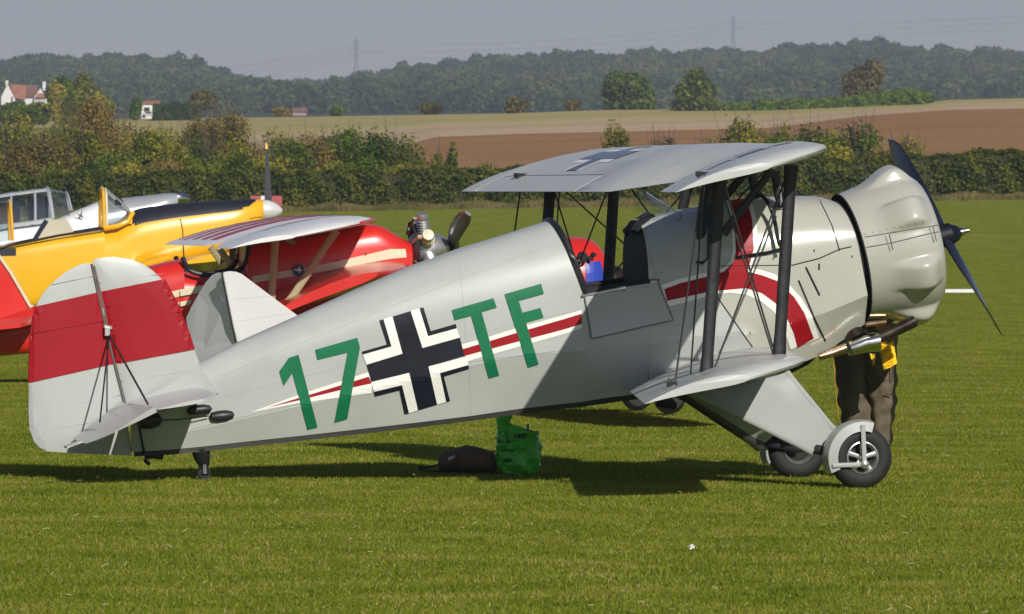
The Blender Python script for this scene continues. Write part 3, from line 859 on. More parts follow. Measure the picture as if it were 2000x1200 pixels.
# red and white marker board on the grass by the hedge
mbp = W(520, 404, 285)
mk_ = empty('marker_board', Matrix.Translation((mbp.x, 285, ground(mbp.x, 285))), 'red and white airfield marker board in front of the hedge', 'board')
zt_ = W(520, 383, 285).z - ground(mbp.x, 285); zb_ = W(520, 403, 285).z - ground(mbp.x, 285)
REDB = mat('faded red board', (.42,.08,.09), .6, var=.08)
for c_, m__ in ((-.42, REDB), (0, WHITEB := mat('white board', (.75,.75,.72), .6)), (.42, REDB)):
    MB().box((c_ * (1 if c_ < 0 else 1), 0, (zt_ + zb_) / 2), (.40 if c_ else .42, .05, zt_ - zb_)).build('panel', m__, mk_)
for x in (-.5, .5): MB().box((x, .06, (zb_ + .1) / 2), (.05, .05, zb_ + .3)).build('leg', WHITEB, mk_)
m2 = W(598, 418, 262)
q = empty('marker', Matrix.Translation((m2.x, 262, ground(m2.x, 262))), 'low red and white marker lying on the grass near the hedge foot', 'marker')
for c_, m__ in ((-.3, REDB), (0, WHITEB), (.3, REDB)): MB().box((c_, 0, .10), (.29, .3, .16)).build('block', m__, q)
m3 = W(1873, 573, 130)
tag(MB().box((m3.x, 130, ground(m3.x, 130) + .04), (.52, .25, .06)).build('marker_strip', WHITEB), 'white marker strip lying flat on the grass beyond the propeller', 'marker')
m4 = W(1352, 1088, 36.8)
lt = MB()
for i in range(5): lt.box((m4.x + (i % 3 - 1) * .008, 36.8 + (i // 3) * .01, ground(m4.x, 36.8) + .022 + .004 * i), (.010, .009, .008), Matrix.Rotation(i * .9, 3, 'X') @ Matrix.Rotation(i * .7, 3, 'Z'))
tag(lt.build('litter_scrap', WHITEB), 'small white scrap lying alone on the foreground grass', 'litter')

# ------------------------------------------------------------------ air
hz = MB().box((0, 2300, 95), (7000, 5400, 216)).build('haze')
hz.data.materials.clear()
hm = bpy.data.materials.new('haze air'); hm.use_nodes = True
n = hm.node_tree; n.nodes.remove(n.nodes['Principled BSDF'])
pv = n.nodes.new('ShaderNodeVolumePrincipled'); pv.inputs['Density'].default_value = HAZE
pv.inputs['Color'].default_value = (.76,.85,1.0,1); pv.inputs['Anisotropy'].default_value = 0.1
n.links.new(pv.outputs[0], n.nodes['Material Output'].inputs['Volume'])
hz.data.materials.append(hm)
tag(hz, kind='stuff')

# ================================================================== the grey biplane
GREY = mat('light grey paint', (.41,.425,.40), .36, var=.06, vscale=2.2, coat=.15, bump=.04, bscale=9)
COWLP = mat('warm grey enamel', (.42,.415,.36), .24, var=.04, vscale=2.5, coat=.6)
FAB = ribs(mat('doped grey fabric', (.47,.48,.46), .36, var=.04, vscale=2.0, coat=.15), 1, 3.6, .35, .006)
FABT = mat('doped grey tail fabric', (.41,.425,.40), .38, var=.04, vscale=3.0, coat=.15)
REDP = mat('dark red paint', (.30,.006,.012), .42, spec=.22, var=.06, vscale=3)
WHITEP = mat('white paint', (.80,.79,.74), .4, var=.03, coat=.2)
BLACKP = mat('matt black paint', (.008,.010,.018), .5, spec=.2, var=.2, vscale=6)
GREENP = mat('green lettering paint', (.006,.15,.065), .42, spec=.25, var=.08, vscale=4)
STRUT = mat('black leather covered strut', (.012,.012,.014), .42, var=.4, vscale=12, bump=.08, bscale=30)
WIREM = mat('black wire', (.015,.015,.015), .4)
DARK = mat('dark interior', (.012,.012,.013), .8, var=.3)
CHROME = mat('polished steel', (.62,.60,.56), .16, metal=1, var=.08, vscale=14)
BRONZE = mat('heat tinted exhaust steel', (.35,.20,.11), .3, metal=1, col2=(.55,.42,.3), vscale=9)
DKMET = mat('dark burnt metal', (.06,.045,.035), .35, metal=.8, var=.5, vscale=8)
RUB = mat('black rubber', (.014,.013,.012), .7, var=.3, vscale=20, bump=.25, bscale=120)
ALU = mat('cast aluminium', (.55,.55,.53), .35, metal=.85, var=.1, vscale=20)
LEATH = mat('tan leather', (.30,.14,.045), .6, var=.2, vscale=20)
GLS = glass('perspex', alpha=.14)

B = Frame(1.979, 45.78, 12.0, 0.0)
P = B.P
bip = empty('biplane', B.matrix(), 'light grey foreground biplane with a black cross, green 17 TF and red banded tail', 'biplane')

def ring(pt, pr, pc, pb, w, wb, flat=2.3):
    """fuselage section: top, rail, chine, bottom as (u,z); half widths at rail and bottom"""
    half = []
    K = 16
    for i in range(K):
        q = math.pi / 2 * i / (K - 1)
        y = w * abs(math.sin(q)) ** (2 / flat)
        cz = abs(math.cos(q)) ** (2 / flat)
        z = pr[1] + (pt[1] - pr[1]) * cz
        u = pr[0] + (pt[0] - pr[0]) * cz
        half.append((u, y, z))
    wc = w * .99
    for i in range(1, 4):
        t = i / 3
        half.append((pr[0] + (pc[0] - pr[0]) * t, w + (wc - w) * t, pr[1] + (pc[1] - pr[1]) * t))
    for i in range(1, 4):
        t = i / 3
        half.append((pc[0] + (pb[0] - pc[0]) * t, wc + (wb - wc) * t, pc[1] + (pb[1] - pc[1]) * t))
    near = [Vector((u, -y, z)) for u, y, z in half]
    far = [Vector((u, y, z)) for u, y, z in half[1:]][::-1]
    return near + far

def st(xt, yt, xr, yr, xc, yc, xb, yb, w, wb, flat=2.3):
    g = lambda x, y: (lambda p: (p.x, p.z))(P(x, y, 0))
    return ring(g(xt, yt), g(xr, yr), g(xc, yc), g(xb, yb), w, wb, flat)

rear = [
    st(256,800, 256,815, 256,862, 256,883, .030,.022),
    st(330,752, 330,790, 331,850, 332,878, .075,.045),
    st(388,709, 389,765, 390,836, 391,872, .105,.060),
    st(465,668, 466,735, 467,817, 468,863, .140,.080),
    st(580,617, 581,700, 583,790, 584,850, .185,.115),
    st(700,563, 701,665, 703,762, 704,836, .230,.145),
    st(800,520, 801,640, 803,737, 804,824, .265,.170),
    st(900,484, 903,617, 906,711, 907,811, .300,.195),
    st(990,457, 1000,596, 1006,690, 1007,796, .330,.215),
    st(1068,432, 1117,572, 1121,683, 1122,783, .352,.225),
]
BELLYSHADE = mat('painted belly shade', (.03,.028,.024), .6, var=.3, vscale=5)  # shade under the belly, painted as a dark strip
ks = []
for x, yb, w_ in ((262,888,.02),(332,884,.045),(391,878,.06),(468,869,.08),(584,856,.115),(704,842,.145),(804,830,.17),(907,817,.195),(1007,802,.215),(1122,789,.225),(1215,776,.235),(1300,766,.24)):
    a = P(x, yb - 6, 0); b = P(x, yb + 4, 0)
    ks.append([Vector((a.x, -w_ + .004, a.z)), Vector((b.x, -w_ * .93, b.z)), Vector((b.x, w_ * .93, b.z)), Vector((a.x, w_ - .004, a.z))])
MB().loft(ks).build('belly_shade', BELLYSHADE, bip)
rb = MB().loft([[Vector((q.x, q.y, q.z)) for q in r_] for r_ in rear])
fus = rb.build('fuselage', GREY, bip, smooth=True, sharp=13)

# cockpit side walls (open at the top), outer skin and dark lining
def tub(off, m, name, top_drop=0.0):
    secs = []
    for xr, yr, yc, yb, w, wb in ((1117,572,683,783,.352,.225),(1165,563,676,775,.36,.235),(1215,556,669,769,.362,.24),(1262,549,663,766,.362,.245)):
        r = P(xr, yr, 0); c = P(xr + 4, yc, 0); b = P(xr + 5, yb, 0)
        w -= off; wb -= off
        ptsn = []
        for t in (0, .5, 1): ptsn.append(Vector((r.x + (c.x - r.x) * t, -(w - .003 * t), r.z + (c.z - r.z) * t)))
        for t in (.5, 1): ptsn.append(Vector((c.x + (b.x - c.x) * t, -(w + (wb - w) * t), c.z + (b.z + off - c.z) * t)))
        far_ = [Vector((q.x, -q.y, q.z)) for q in ptsn][::-1]
        secs.append(ptsn + far_)
    return MB().loft(secs, closed=False).build(name, m, parent=bip, smooth=True, sharp=25)
tub(0, GREY, 'cockpit_side')
tub(.02, DARK, 'cockpit_lining')
# black padded rail along both cockpit edges
for s in (-1, 1):
    pts = [P(x, y, 0) for x, y in ((1121,571),(1165,562),(1215,555),(1262,548))]
    MB().tube([Vector((p.x, s * .352, p.z + .008)) for p in pts], .016, 8).build('cockpit_rail', DARK, bip, True)

front = [
    st(1238,430, 1242,560, 1244,668, 1246,772, .362,.245, 2.6),
    st(1330,409, 1331,545, 1332,655, 1334,760, .375,.25, 2.6),
    st(1420,392, 1422,530, 1424,645, 1425,745, .39,.255, 2.5),
    st(1490,385, 1494,520, 1500,635, 1504,724, .40,.26, 2.4),
    st(1560,383, 1570,500, 1578,610, 1584,692, .412,.25, 2.3),
    st(1596,384, 1608,490, 1626,590, 1632,660, .42,.24, 2.25),
    st(1622,392, 1644,480, 1662,575, 1668,632, .415,.26, 2.2),
]
ff = MB().loft(front, cap0=False)
fro = ff.build('forward_fuselage', COWLP, bip, smooth=True, sharp=26)
# rear part of the forward fuselage is the same grey as the tail; bulkhead inside
MB().loft([[p * 1.0 for p in front[0]], [p + Vector((.02, 0, 0)) for p in front[0]]]).build('instrument_panel', DARK, bip)
allm = MB(); allm.add(rb.V, rb.F); allm.add(ff.V, ff.F)
# cockpit side wall into the projection tree
for t_ in ((1117,572,683,788,.352,.225,1262,549,663,769,.362,.245),):
    a, b2 = [], []
    for (x, yr, yc, yb, w_, wb_), out in (((t_[0],t_[1],t_[2],t_[3],t_[4],t_[5]), a), ((t_[6],t_[7],t_[8],t_[9],t_[10],t_[11]), b2)):
        r = P(x, yr, 0); c = P(x + 4, yc, 0); q = P(x + 5, yb, 0)
        out += [Vector((r.x, -w_, r.z)), Vector((c.x, -w_ + .003, c.z)), Vector((q.x, -wb_, q.z))]
    allm.add(a + b2, [(0,1,4,3),(1,2,5,4)])
tree = BVHTree.FromPolygons([tuple(v) for v in allm.V], allm.F)
D_ = lambda name, poly, lift, m, **k: decal(name, poly, B, tree, lift, m, bip, **k)

# grey fabric colour over the forward side, behind the metal cowling panels
D_('side_panel', [(1264,545),(1264,764),(1330,757),(1425,741),(1490,724),(1478,690),(1395,572),(1392,505),(1420,392),(1330,412),(1270,428),(1262,455),(1280,541)], .0022, GREY)
# red stripe with white borders
D_('stripe_border', [(488,806),(582,772),(720,727),(726,747),(726,768),(582,788)], .003, WHITEP)
D_('stripe', [(520,797),(582,778),(668,752),(720,736),(726,749),(665,762),(584,782)], .0045, REDP)
D_('stripe_border', [(898,674),(935,664),(1010,641),(1100,616),(1136,606),(1136,641),(1100,653),(913,706)], .003, WHITEP)
D_('stripe', [(904,682),(935,673),(1010,650),(1100,624),(1136,613),(1136,633),(1100,644),(938,687),(906,696)], .0045, REDP)
D_('stripe_border', [(1290,558),(1330,544),(1393,530),(1412,525),(1427,509),(1431,490),(1430,446),(1417,393),(1467,388),(1477,430),(1481,484),(1466,524),(1485,527),(1514,536),(1538,553),(1564,581),(1585,616),(1600,660),(1544,683),(1529,637),(1511,609),(1485,588),(1457,576),(1425,572),(1390,577),(1306,599)], .003, WHITEP, step=6)
D_('stripe', [(1297,565),(1330,553),(1393,538),(1415,530),(1433,512),(1437,493),(1435,446),(1427,392),(1458,389),(1469,430),(1472,487),(1460,531),(1488,538),(1520,550),(1551,581),(1571,612),(1589,661),(1557,679),(1550,651),(1536,620),(1514,592),(1488,573),(1457,563),(1390,569),(1303,588)], .0048, REDP, step=6)
# lettering and cross
Lm = .0065
D_('figure_one', [(563.5,699.5),(583,693),(620,834),(600.6,839),(571,729),(554,754),(545.5,725.6)], Lm, GREENP)
D_('figure_seven', [(615.7,683.5),(697.5,660),(703,678.6),(678,818),(653,825),(679,688.5),(620,703)], Lm, GREENP)
D_('letter_t', [(882.5,606),(963.7,582.6),(970,601),(940.5,609.6),(974.8,733),(954.5,738.7),(920,617),(887.8,625.6)], Lm, GREENP)
D_('letter_f', [(985.5,575),(1056.5,554.5),(1062,574),(1013,588),(1020,611),(1055,601.5),(1061.5,620.6),(1027,630.5),(1051.6,711),(1031,717.5)], Lm, GREENP)
D_('cross', [(766.5,619),(802,608),(825,680),(898,659.5),(907,695),(836.7,716),(853.5,790),(816.4,801),(799,728.5),(725,746),(716,712.6),(786,691)], Lm, BLACKP)
for q in ([(749,624),(766.5,619),(786,691),(716,712.6),(708.5,693),(764.5,677)], [(802,608),(819,603),(836,657),(892,641.5),(898,659.5),(825,680)],
          [(725,746.5),(799,728.5),(816,801),(798.5,807),(785,752),(730,765)], [(836.7,716),(911.5,696.6),(915,713),(859,729),(871,785),(853.5,790)]):
    D_('cross_border', q, Lm, WHITEP)
for q in ([(741,626.5),(749,624),(764.5,677),(708.5,693),(707,687),(756,673)], [(819,603),(827,601),(841,647),(890,633),(892,641.5),(836,657)],
          [(730,765),(785,752),(798.5,807),(790,808.5),(780,762),(732,774)], [(859,729),(915,713),(915.6,720),(866.6,735),(878.8,783),(871,785)]):
    D_('cross_outline', q, Lm, BLACKP)
# drop down entry door
DOORM = mat('door panel grey', (.40,.415,.40), .35, var=.06, vscale=4, coat=.3)
D_('door', [(1141,573),(1283,546),(1315,625),(1156,662)], .010, DOORM)
def seam(poly, r=.0035, m=None, lift=.004, name='panel_seam'):
    cl = B.cam_local(); pts = []
    for (x0, y0), (x1, y1) in zip(poly, poly[1:]):
        k = max(1, int(math.hypot(x1 - x0, y1 - y0) / 10))
        for i in range(k): pts.append((x0 + (x1 - x0) * i / k, y0 + (y1 - y0) * i / k))
    pts.append(poly[-1]); out = []
    for x, y in pts:
        g = P(x, y, -.35); d = (g - cl).normalized(); h = tree.ray_cast(cl, d)
        out.append(g if h[0] is None else h[0] - d * lift)
    return MB().tube(out, r, 5).build(name, m or DARK, bip)
seam([(1141,573),(1156,662),(1315,626),(1283,546)], .0045, mat('door edge', (.16,.17,.17), .5), .012, 'door_edge')
seam([(1136,578),(1283,549)], .008, ALU, .014, 'door_hinge')
seam([(1598,385),(1625,440),(1640,490)], .003)
seam([(1392,505),(1395,572),(1478,690),(1500,720)], .0035)
seam([(1560,548),(1590,620),(1612,666)], .005)
seam([(1574,522),(1601,577)], .0055, name='vent_slot')
seam([(1600,515),(1600,527)], .005, name='latch')
seam([(1548,518),(1600,505),(1640,487),(1663,482)], .003)
seam([(1395,520),(1548,518)], .002)
for x, y in ((1664,500),(1510,505),(1590,489),(1232,517),(1267,462),(1291,534),(1320,430),(1410,571),(1465,650)):
    seam([(x-1,y),(x+2,y+1)], .007, ALU, .003, 'fastener')
# lever slot under the tail
seam([(447,812),(420,815)], .018, DARK, .004, 'cable_exit')
# windscreen
cl = B.cam_local()
ws = [P(1248,400,-.02), P(1252,378,-.02), P(1262,372,-.02), P(1328,412,-.02)]
wsm = MB()
rows = []
for s_ in range(-5, 6):
    a = s_ / 5
    yv = a * .26
    lo = P(1322 - 14 * abs(a) ** 2 , 414 + 14 * abs(a) ** 2.2, 0); hi = P(1256 - 2 * abs(a) ** 2, 372 + 40 * abs(a) ** 2.4, 0)
    mid = (lo + hi) / 2
    lo.y = yv; hi.y = yv * .92; mid.y = yv
    rows.append([lo, mid, hi])
wsm.loft([[r[0], r[1], r[2]] for r in rows], closed=False)
wsm.build('windscreen', GLS, bip, True)
MB().tube([r[0] for r in rows], .006, 6).build('windscreen_frame', mat('frame grey', (.25,.26,.25), .4), bip, True)
# padded front edge of the cockpit and dark panel below
MB().tube([P(1240,455,-.20), P(1252,436,-.16), P(1272,426,-.08), P(1262,424,.05), P(1238,440,.16), P(1222,455,.2)], .03, 8).build('crash_pad', STRUT, bip, True)
# headrest rim
rr = rear[-1]
MB().tube([p + Vector((.012, 0, 0)) for p in rr[13::-1][4:] + rr[1:10]][:0] or [rr[i] + Vector((.012,0,0)) for i in list(range(15, 0, -1))] + [rr[0] + Vector((.012,0,0))] + [Vector((rr[i].x + .012, -rr[i].y, rr[i].z)) for i in range(1, 9)], .022, 8).build('cockpit_rim', STRUT, bip, True)
MB().tube([P(1112,500,-.22), P(1122,535,-.26), P(1140,575,-.28)], .016, 6, flat=.3).build('shoulder_strap', LEATH, bip)
MB().tube([P(1124,512,-.27), P(1132,508,-.27), P(1135,516,-.27), P(1127,521,-.27), P(1124,512,-.27)], .004, 5).build('strap_buckle', ALU, bip)

# ---- wings
def airfoil(le, te, thick=.12, camber=.035, n=12):
    """closed section from LE over the top to TE and back; le, te are (u,z)"""
    le = Vector((le[0], 0, le[1])); te = Vector((te[0], 0, te[1]))
    ch = te - le; c = ch.length; d = ch.normalized(); nn = Vector((-d.z, 0, d.x));
    if nn.z < 0: nn = -nn
    up, lo = [], []
    for i in range(n + 1):
        x = (1 - math.cos(math.pi * i / n)) / 2
        t = 5 * thick * (.2969 * math.sqrt(x) - .126 * x - .3516 * x * x + .2843 * x ** 3 - .1015 * x ** 4)
        k = camber * 4 * x * (1 - x)
        up.append(le + ch * x + nn * (c * (k + t))); lo.append(le + ch * x + nn * (c * (k - t)))
    return up, lo
def wing_piece(fLE, fTE, vs, x0=lambda v: 0, x1=lambda v: 1, thick=.105):
    secs = []
    for v in vs:
        a, b = fLE(v), fTE(v)
        up, lo = airfoil(a, b, thick)
        c0, c1 = x0(v), x1(v)
        pl = []
        K = 12
        def samp(line, x):
            q = math.acos(max(-1, min(1, 1 - 2 * x))) / math.pi * 12
            i = min(11, int(q)); f = q - i
            return line[i].lerp(line[i + 1], f)
        for i in range(K + 1):
            x = c0 + (c1 - c0) * (1 - math.cos(math.pi * i / K)) / 2
            pl.append(samp(up, x))
        for i in range(K, -1, -1):
            x = c0 + (c1 - c0) * (1 - math.cos(math.pi * i / K)) / 2
            q = samp(lo, x); pl.append(q)
        secs.append([Vector((p.x, v, p.z)) for p in pl])
    return secs
TAN = math.tan(rad(11))
def tipfall(v, start, end, k, amt):
    t = max(0, (abs(v) - start) / (end - start)); return amt * t ** k
SP = 3.10
CUT = lambda v: .36 * max(0, 1 - (v / .62) ** 2) ** .7
uLE = lambda v: (-.755 + (3 - abs(v)) * TAN - tipfall(v, 2.6, SP, 2.4, .36), 2.085 + .035 * (1 - (v / 3.1) ** 2) - tipfall(v, 2.6, SP, 2.4, .10))
uTE = lambda v: (-1.69 + (3 - abs(v)) * TAN + CUT(v), 1.828 + .22 * CUT(v))
AIL = lambda v: 1.25 < abs(v) < 2.86
XA = .775
def vlist(sp):
    vs = [0, .1, .2, .3, .36, .40, .42, .7, 1.0, 1.248, 1.252, 1.6, 2.0, 2.2, 2.4, 2.6, 2.7, 2.858, 2.862, 2.95, 3.02, 3.07, sp]
    vs = [v for v in vs if v <= sp]
    return [-v for v in vs[::-1]] + vs[1:]
uw = MB().loft(wing_piece(uLE, uTE, vlist(SP), x1=lambda v: XA if AIL(v) else 1)).build('upper_wing', FAB, bip, True, 40)
lLE = lambda v: (-.885 + (3 - abs(v)) * TAN - tipfall(v, 2.6, SP, 2.4, .36), .840 - tipfall(v, 2.6, SP, 2.4, .09))
lTE = lambda v: (-1.875 + (3 - abs(v)) * TAN, .600)
lw = MB().loft(wing_piece(lLE, lTE, vlist(SP), x1=lambda v: XA if AIL(v) else 1)).build('lower_wing', FAB, bip, True, 40)
for fl, ft in ((uLE, uTE), (lLE, lTE)):
    for s in (-1, 1):
        vs = [s * v for v in (1.262, 1.6, 2.0, 2.4, 2.7, 2.848)]
        MB().loft(wing_piece(fl, ft, vs, x0=lambda v: XA + .012)).build('aileron', FAB, bip, True, 40)
# aileron hinge brackets and link rods near the tips
for s in (-1, 1):
    ut = Vector((uLE(s*2.55)[0] + (uTE(s*2.55)[0] - uLE(s*2.55)[0]) * .80, s * 2.55, 1.905))
    lt = Vector((lLE(s*2.55)[0] + (lTE(s*2.55)[0] - lLE(s*2.55)[0]) * .80, s * 2.55, .668))
    MB().tube([ut, lt], .006, 6).build('aileron_link', WIREM, bip)
    for q in (ut, lt):
        MB().box(q + Vector((.01, 0, .02)), (.09, .018, .045)).box(q + Vector((-.03, s*.02, .03)), (.04, .01, .03)).build('hinge_bracket', DARK, bip)
# crosses on the upper wing skin
WCB = mat('sky sheen black wing marking', (.075,.08,.11), .3, var=.1, coat=.5)  # black marking coloured paler and bluer to imitate sky reflected at a grazing angle
def wing_cross(vc):
    m_up = airfoil
    def pt(v, x, lift):
        up, _ = airfoil(uLE(v), uTE(v), .105)
        q = math.acos(1 - 2 * x) / math.pi * 12; i = min(11, int(q)); f = q - i
        p = up[i].lerp(up[i + 1], f)
        return Vector((p.x, v, p.z + lift))
    def patch(name, v0, v1, x0, x1, lift, m):
        mb = MB(); nx = 8; nv = 4; g = []
        for i in range(nv + 1):
            g.append([pt(v0 + (v1 - v0) * i / nv, x0 + (x1 - x0) * j / nx, lift) for j in range(nx + 1)])
        mb.loft(g, closed=False).build(name, m, bip)
    c0, c1, cm = .16, .72, .44
    hw = .075; hx = .085
    patch('wing_cross_border', vc - hw - .05, vc + hw + .05, c0, c1, .003, WHITEP)
    patch('wing_cross_border', vc - .29, vc + .29, cm - hx - .055, cm + hx + .055, .003, WHITEP)
    patch('wing_cross', vc - hw, vc + hw, c0, c1, .005, WCB)
    patch('wing_cross', vc - .29, vc + .29, cm - hx, cm + hx, .0055, WCB)
wing_cross(2.05 - .15); wing_cross(-1.9)

# ---- struts
def strut(a, b, r=.038, name='interplane_strut', fl=.38, m=None, par=None):
    a = Vector(a); b = Vector(b)
    n_ = 8; pts = [a.lerp(b, i / n_) for i in range(n_ + 1)]
    rs = [r * (1.25 if i in (0, n_) else 1.0) * (1 - .12 * abs(i / n_ - .5)) for i in range(n_ + 1)]
    return MB().tube(pts, rs, 12, flat=fl, flatdir=(0, 1, 0)).build(name, m or STRUT, par or bip, True, 60)
sv = 2.35
T = {}
for s in (-1, 1):
    k = (3 - sv) * TAN
    fu = Vector((-.83, s * sv, 1.99)); fl_ = Vector((-.905, s * sv, .85))
    ru = Vector((-1.265, s * sv, 1.90)); rl = Vector((-1.35, s * sv, .725))
    T[s] = (fu, fl_, ru, rl)
    strut(fu, fl_); strut(ru, rl)
    MB().tube([fu + Vector((0,-s*.02,0)), rl + Vector((.03,0,0))], .0055, 6).build('bracing_wire', WIREM, bip)
    MB().tube([ru + Vector((0,-s*.02,0)), fl_ + Vector((-.03,0,0))], .0055, 6).build('bracing_wire', WIREM, bip)
    ax_, bx_ = P(1374,362,-2.0), P(1348,745,-2.0)
    MB().tube([Vector((ax_.x, s*2.0, ax_.z)), Vector((bx_.x, s*2.0, bx_.z))], .0055, 6).build('bracing_wire', WIREM, bip)
    # flying and landing wires to the fuselage
    rootf = P(1490, 686, 0); rootf.y = s * .42; rootr = Vector((-1.0, s * .38, .62))
    topf = Vector((-.30, s * .35, 1.98)); topr = Vector((-.75, s * .35, 1.93))
    for a_, b_ in ((fu, rootf), (ru + Vector((.02,0,0)), rootf + Vector((-.03,0,0))), (fl_, topf), (rl, topr)):
        MB().tube([a_, b_], .006, 6).build('bracing_wire', WIREM, bip)
# cabane struts
for s in (-1, 1):
    e = s * .30
    a = P(1393 if s < 0 else 1393, 356, -.35); b_ = P(1360, 510, -.35)
    au = Vector((a.x, e, a.z)); bl = Vector((b_.x, e * 1.15, b_.z))
    strut(au, bl, .034, 'cabane_strut')
    c_ = P(1517, 330, -.42); d_ = P(1413, 456, -.36)
    strut(Vector((c_.x, e * 1.05, c_.z)), Vector((d_.x, e * 1.2, d_.z)), .026, 'cabane_strut')
    g_ = P(1468, 335, .3); h_ = P(1480, 388, .3)
    strut(Vector((g_.x, e, g_.z)), Vector((h_.x - .0, e, h_.z - .05)), .03, 'cabane_strut')
MB().tube([P(1360,512,-.42), P(1372,514,-.43), P(1384,504,-.42), P(1384,470,-.40), P(1392,400,-.37)], .022, 8, flat=.5).build('strut_fairing', STRUT, bip, True)
MB().tube(spline([P(1474,385,-.30), P(1488,383,-.36), P(1503,402,-.40), P(1514,436,-.44), P(1520,470,-.46), P(1528,484,-.5)]), .013, 8).build('hose', STRUT, bip, True)
MB().tube([P(1441,504,-.55), P(1500,495,-1.3), P(1542,484,-2.3)], .014, 8).build('spreader_bar', STRUT, bip, True)
MB().tube([P(1524,366,-.38), P(1526,408,-.42)], [.005,.016], 6).build('drain_tube', STRUT, bip, True)
MB().tube([P(1372,362,-.35), P(1366,424,-.4)], [.005,.018], 6).build('drain_tube', STRUT, bip, True)

# ---- cowling: turned shell with seven blisters
C0 = P(1661, 503, 0); C1 = P(1853, 459, 0)
AX = (C1 - C0).normalized(); E1 = Vector((-AX.z, 0, AX.x)); E2 = AX.cross(E1)
prof = [(0,.402),(.03,.408),(.08,.415),(.14,.426),(.20,.436),(.26,.445),(.32,.450),(.37,.450),(.41,.446),(.44,.437),(.47,.420),(.495,.397),(.51,.370),(.515,.340),(.505,.315),(.47,.305),(.40,.300)]
NJ = 168
cv, cf = [], []
for i, (t, r) in enumerate(prof):
    for j in range(NJ):
        q = 2 * math.pi * j / NJ
        d = 0
        for kb in range(7):
            da = (q - (math.radians(-10) + kb * 2 * math.pi / 7) + math.pi) % (2 * math.pi) - math.pi
            wdt = .25
            rise = max(0, min(1, (t - .13) / .20)); rise = rise * rise * (3 - 2 * rise)
            fall = max(0, min(1, (.47 - t) / .10)); fall = fall * fall * (3 - 2 * fall)
            sh = max(0, 1 - (abs(da) / wdt) ** 2.6) if abs(da) < wdt else 0
            sh = min(1, sh * 1.25); sh = sh * sh * (3 - 2 * sh)
            d += .068 * sh * rise * fall * (1 if i < 13 else 0)
        rr_ = r + d
        cv.append(C0 + AX * t + E1 * (math.cos(q) * rr_) - E2 * (math.sin(q) * rr_))
for i in range(len(prof) - 1):
    for j in range(NJ):
        cf.append((i * NJ + j, i * NJ + (j + 1) % NJ, (i + 1) * NJ + (j + 1) % NJ, (i + 1) * NJ + j))
# denser along the axis through subdivision
cow = mk('cowling', cv, cf, COWLP, bip, True, 60)
sbd = cow.modifiers.new('smooth', 'SUBSURF'); sbd.levels = 1; sbd.render_levels = 1
tree2 = BVHTree.FromPolygons([tuple(v) for v in cv], cf)
def cseam(poly, r=.003, m=None, lift=.002, name='cowl_seam'):
    pts = []; out = []
    for (x0, y0), (x1, y1) in zip(poly, poly[1:]):
        k = max(1, int(math.hypot(x1 - x0, y1 - y0) / 8))
        for i in range(k): pts.append((x0 + (x1 - x0) * i / k, y0 + (y1 - y0) * i / k))
    pts.append(poly[-1])
    for x, y in pts:
        g = P(x, y, -.45); d = (g - cl).normalized(); h = tree2.ray_cast(cl, d)
        if h[0] is not None: out.append(h[0] - d * lift)
    if len(out) > 1: MB().tube(out, r, 5).build(name, m or DARK, bip)
SEAMC = mat('panel gap', (.08,.08,.07), .7)
cseam([(1680,465),(1740,455),(1832,440)], .0025, SEAMC); cseam([(1684,485),(1740,475),(1818,456),(1834,453)], .0025, SEAMC)
for x, y in ((1730,460),(1815,443)):
    cseam([(x,y),(x+9,y+30)], .005, ALU, name='cowl_latch'); cseam([(x+7,y-2),(x+14,y+28)], .003, SEAMC)
for i in range(10):
    cseam([(1690+i*14,457-i*3),(1691.5+i*14,457-i*3)], .0035, ALU, .001, 'rivet')
MB().tube([C0 + E1 * (math.cos(2*math.pi*j/48) * .403) + E2 * (math.sin(2*math.pi*j/48) * .403) for j in range(49)], .006, 6).build('cowling_lip', DARK, bip, True)
# engine seen in the gap and through the nose
eng = MB().lathe([(-.12,.10),(-.12,.36),(.05,.37),(.12,.33),(.30,.22),(.34,.02)], C0, C1, 32).build('engine', DARK, bip, True)
for k in range(7):
    q = math.radians(-10) + k * 2 * math.pi / 7
    dd = E1 * math.cos(q) - E2 * math.sin(q)
    pr_ = [(0,.05)]
    for j in range(9): pr_ += [(.12 + j*.022,.075),(.131 + j*.022,.062)]
    MB().lathe(pr_ + [(.33,.05),(.36,.03)], C0 + AX * .33, C0 + AX * .33 + dd, 14, True).build('cylinder', DKMET, eng)
# lower front scoop, dark
MB().lathe([(.40,.25),(.53,.24),(.545,.20),(.54,.1)], C0 - E1 * .06, C1 - E1 * .06, 28).build('nose_ring', DKMET, bip, True)

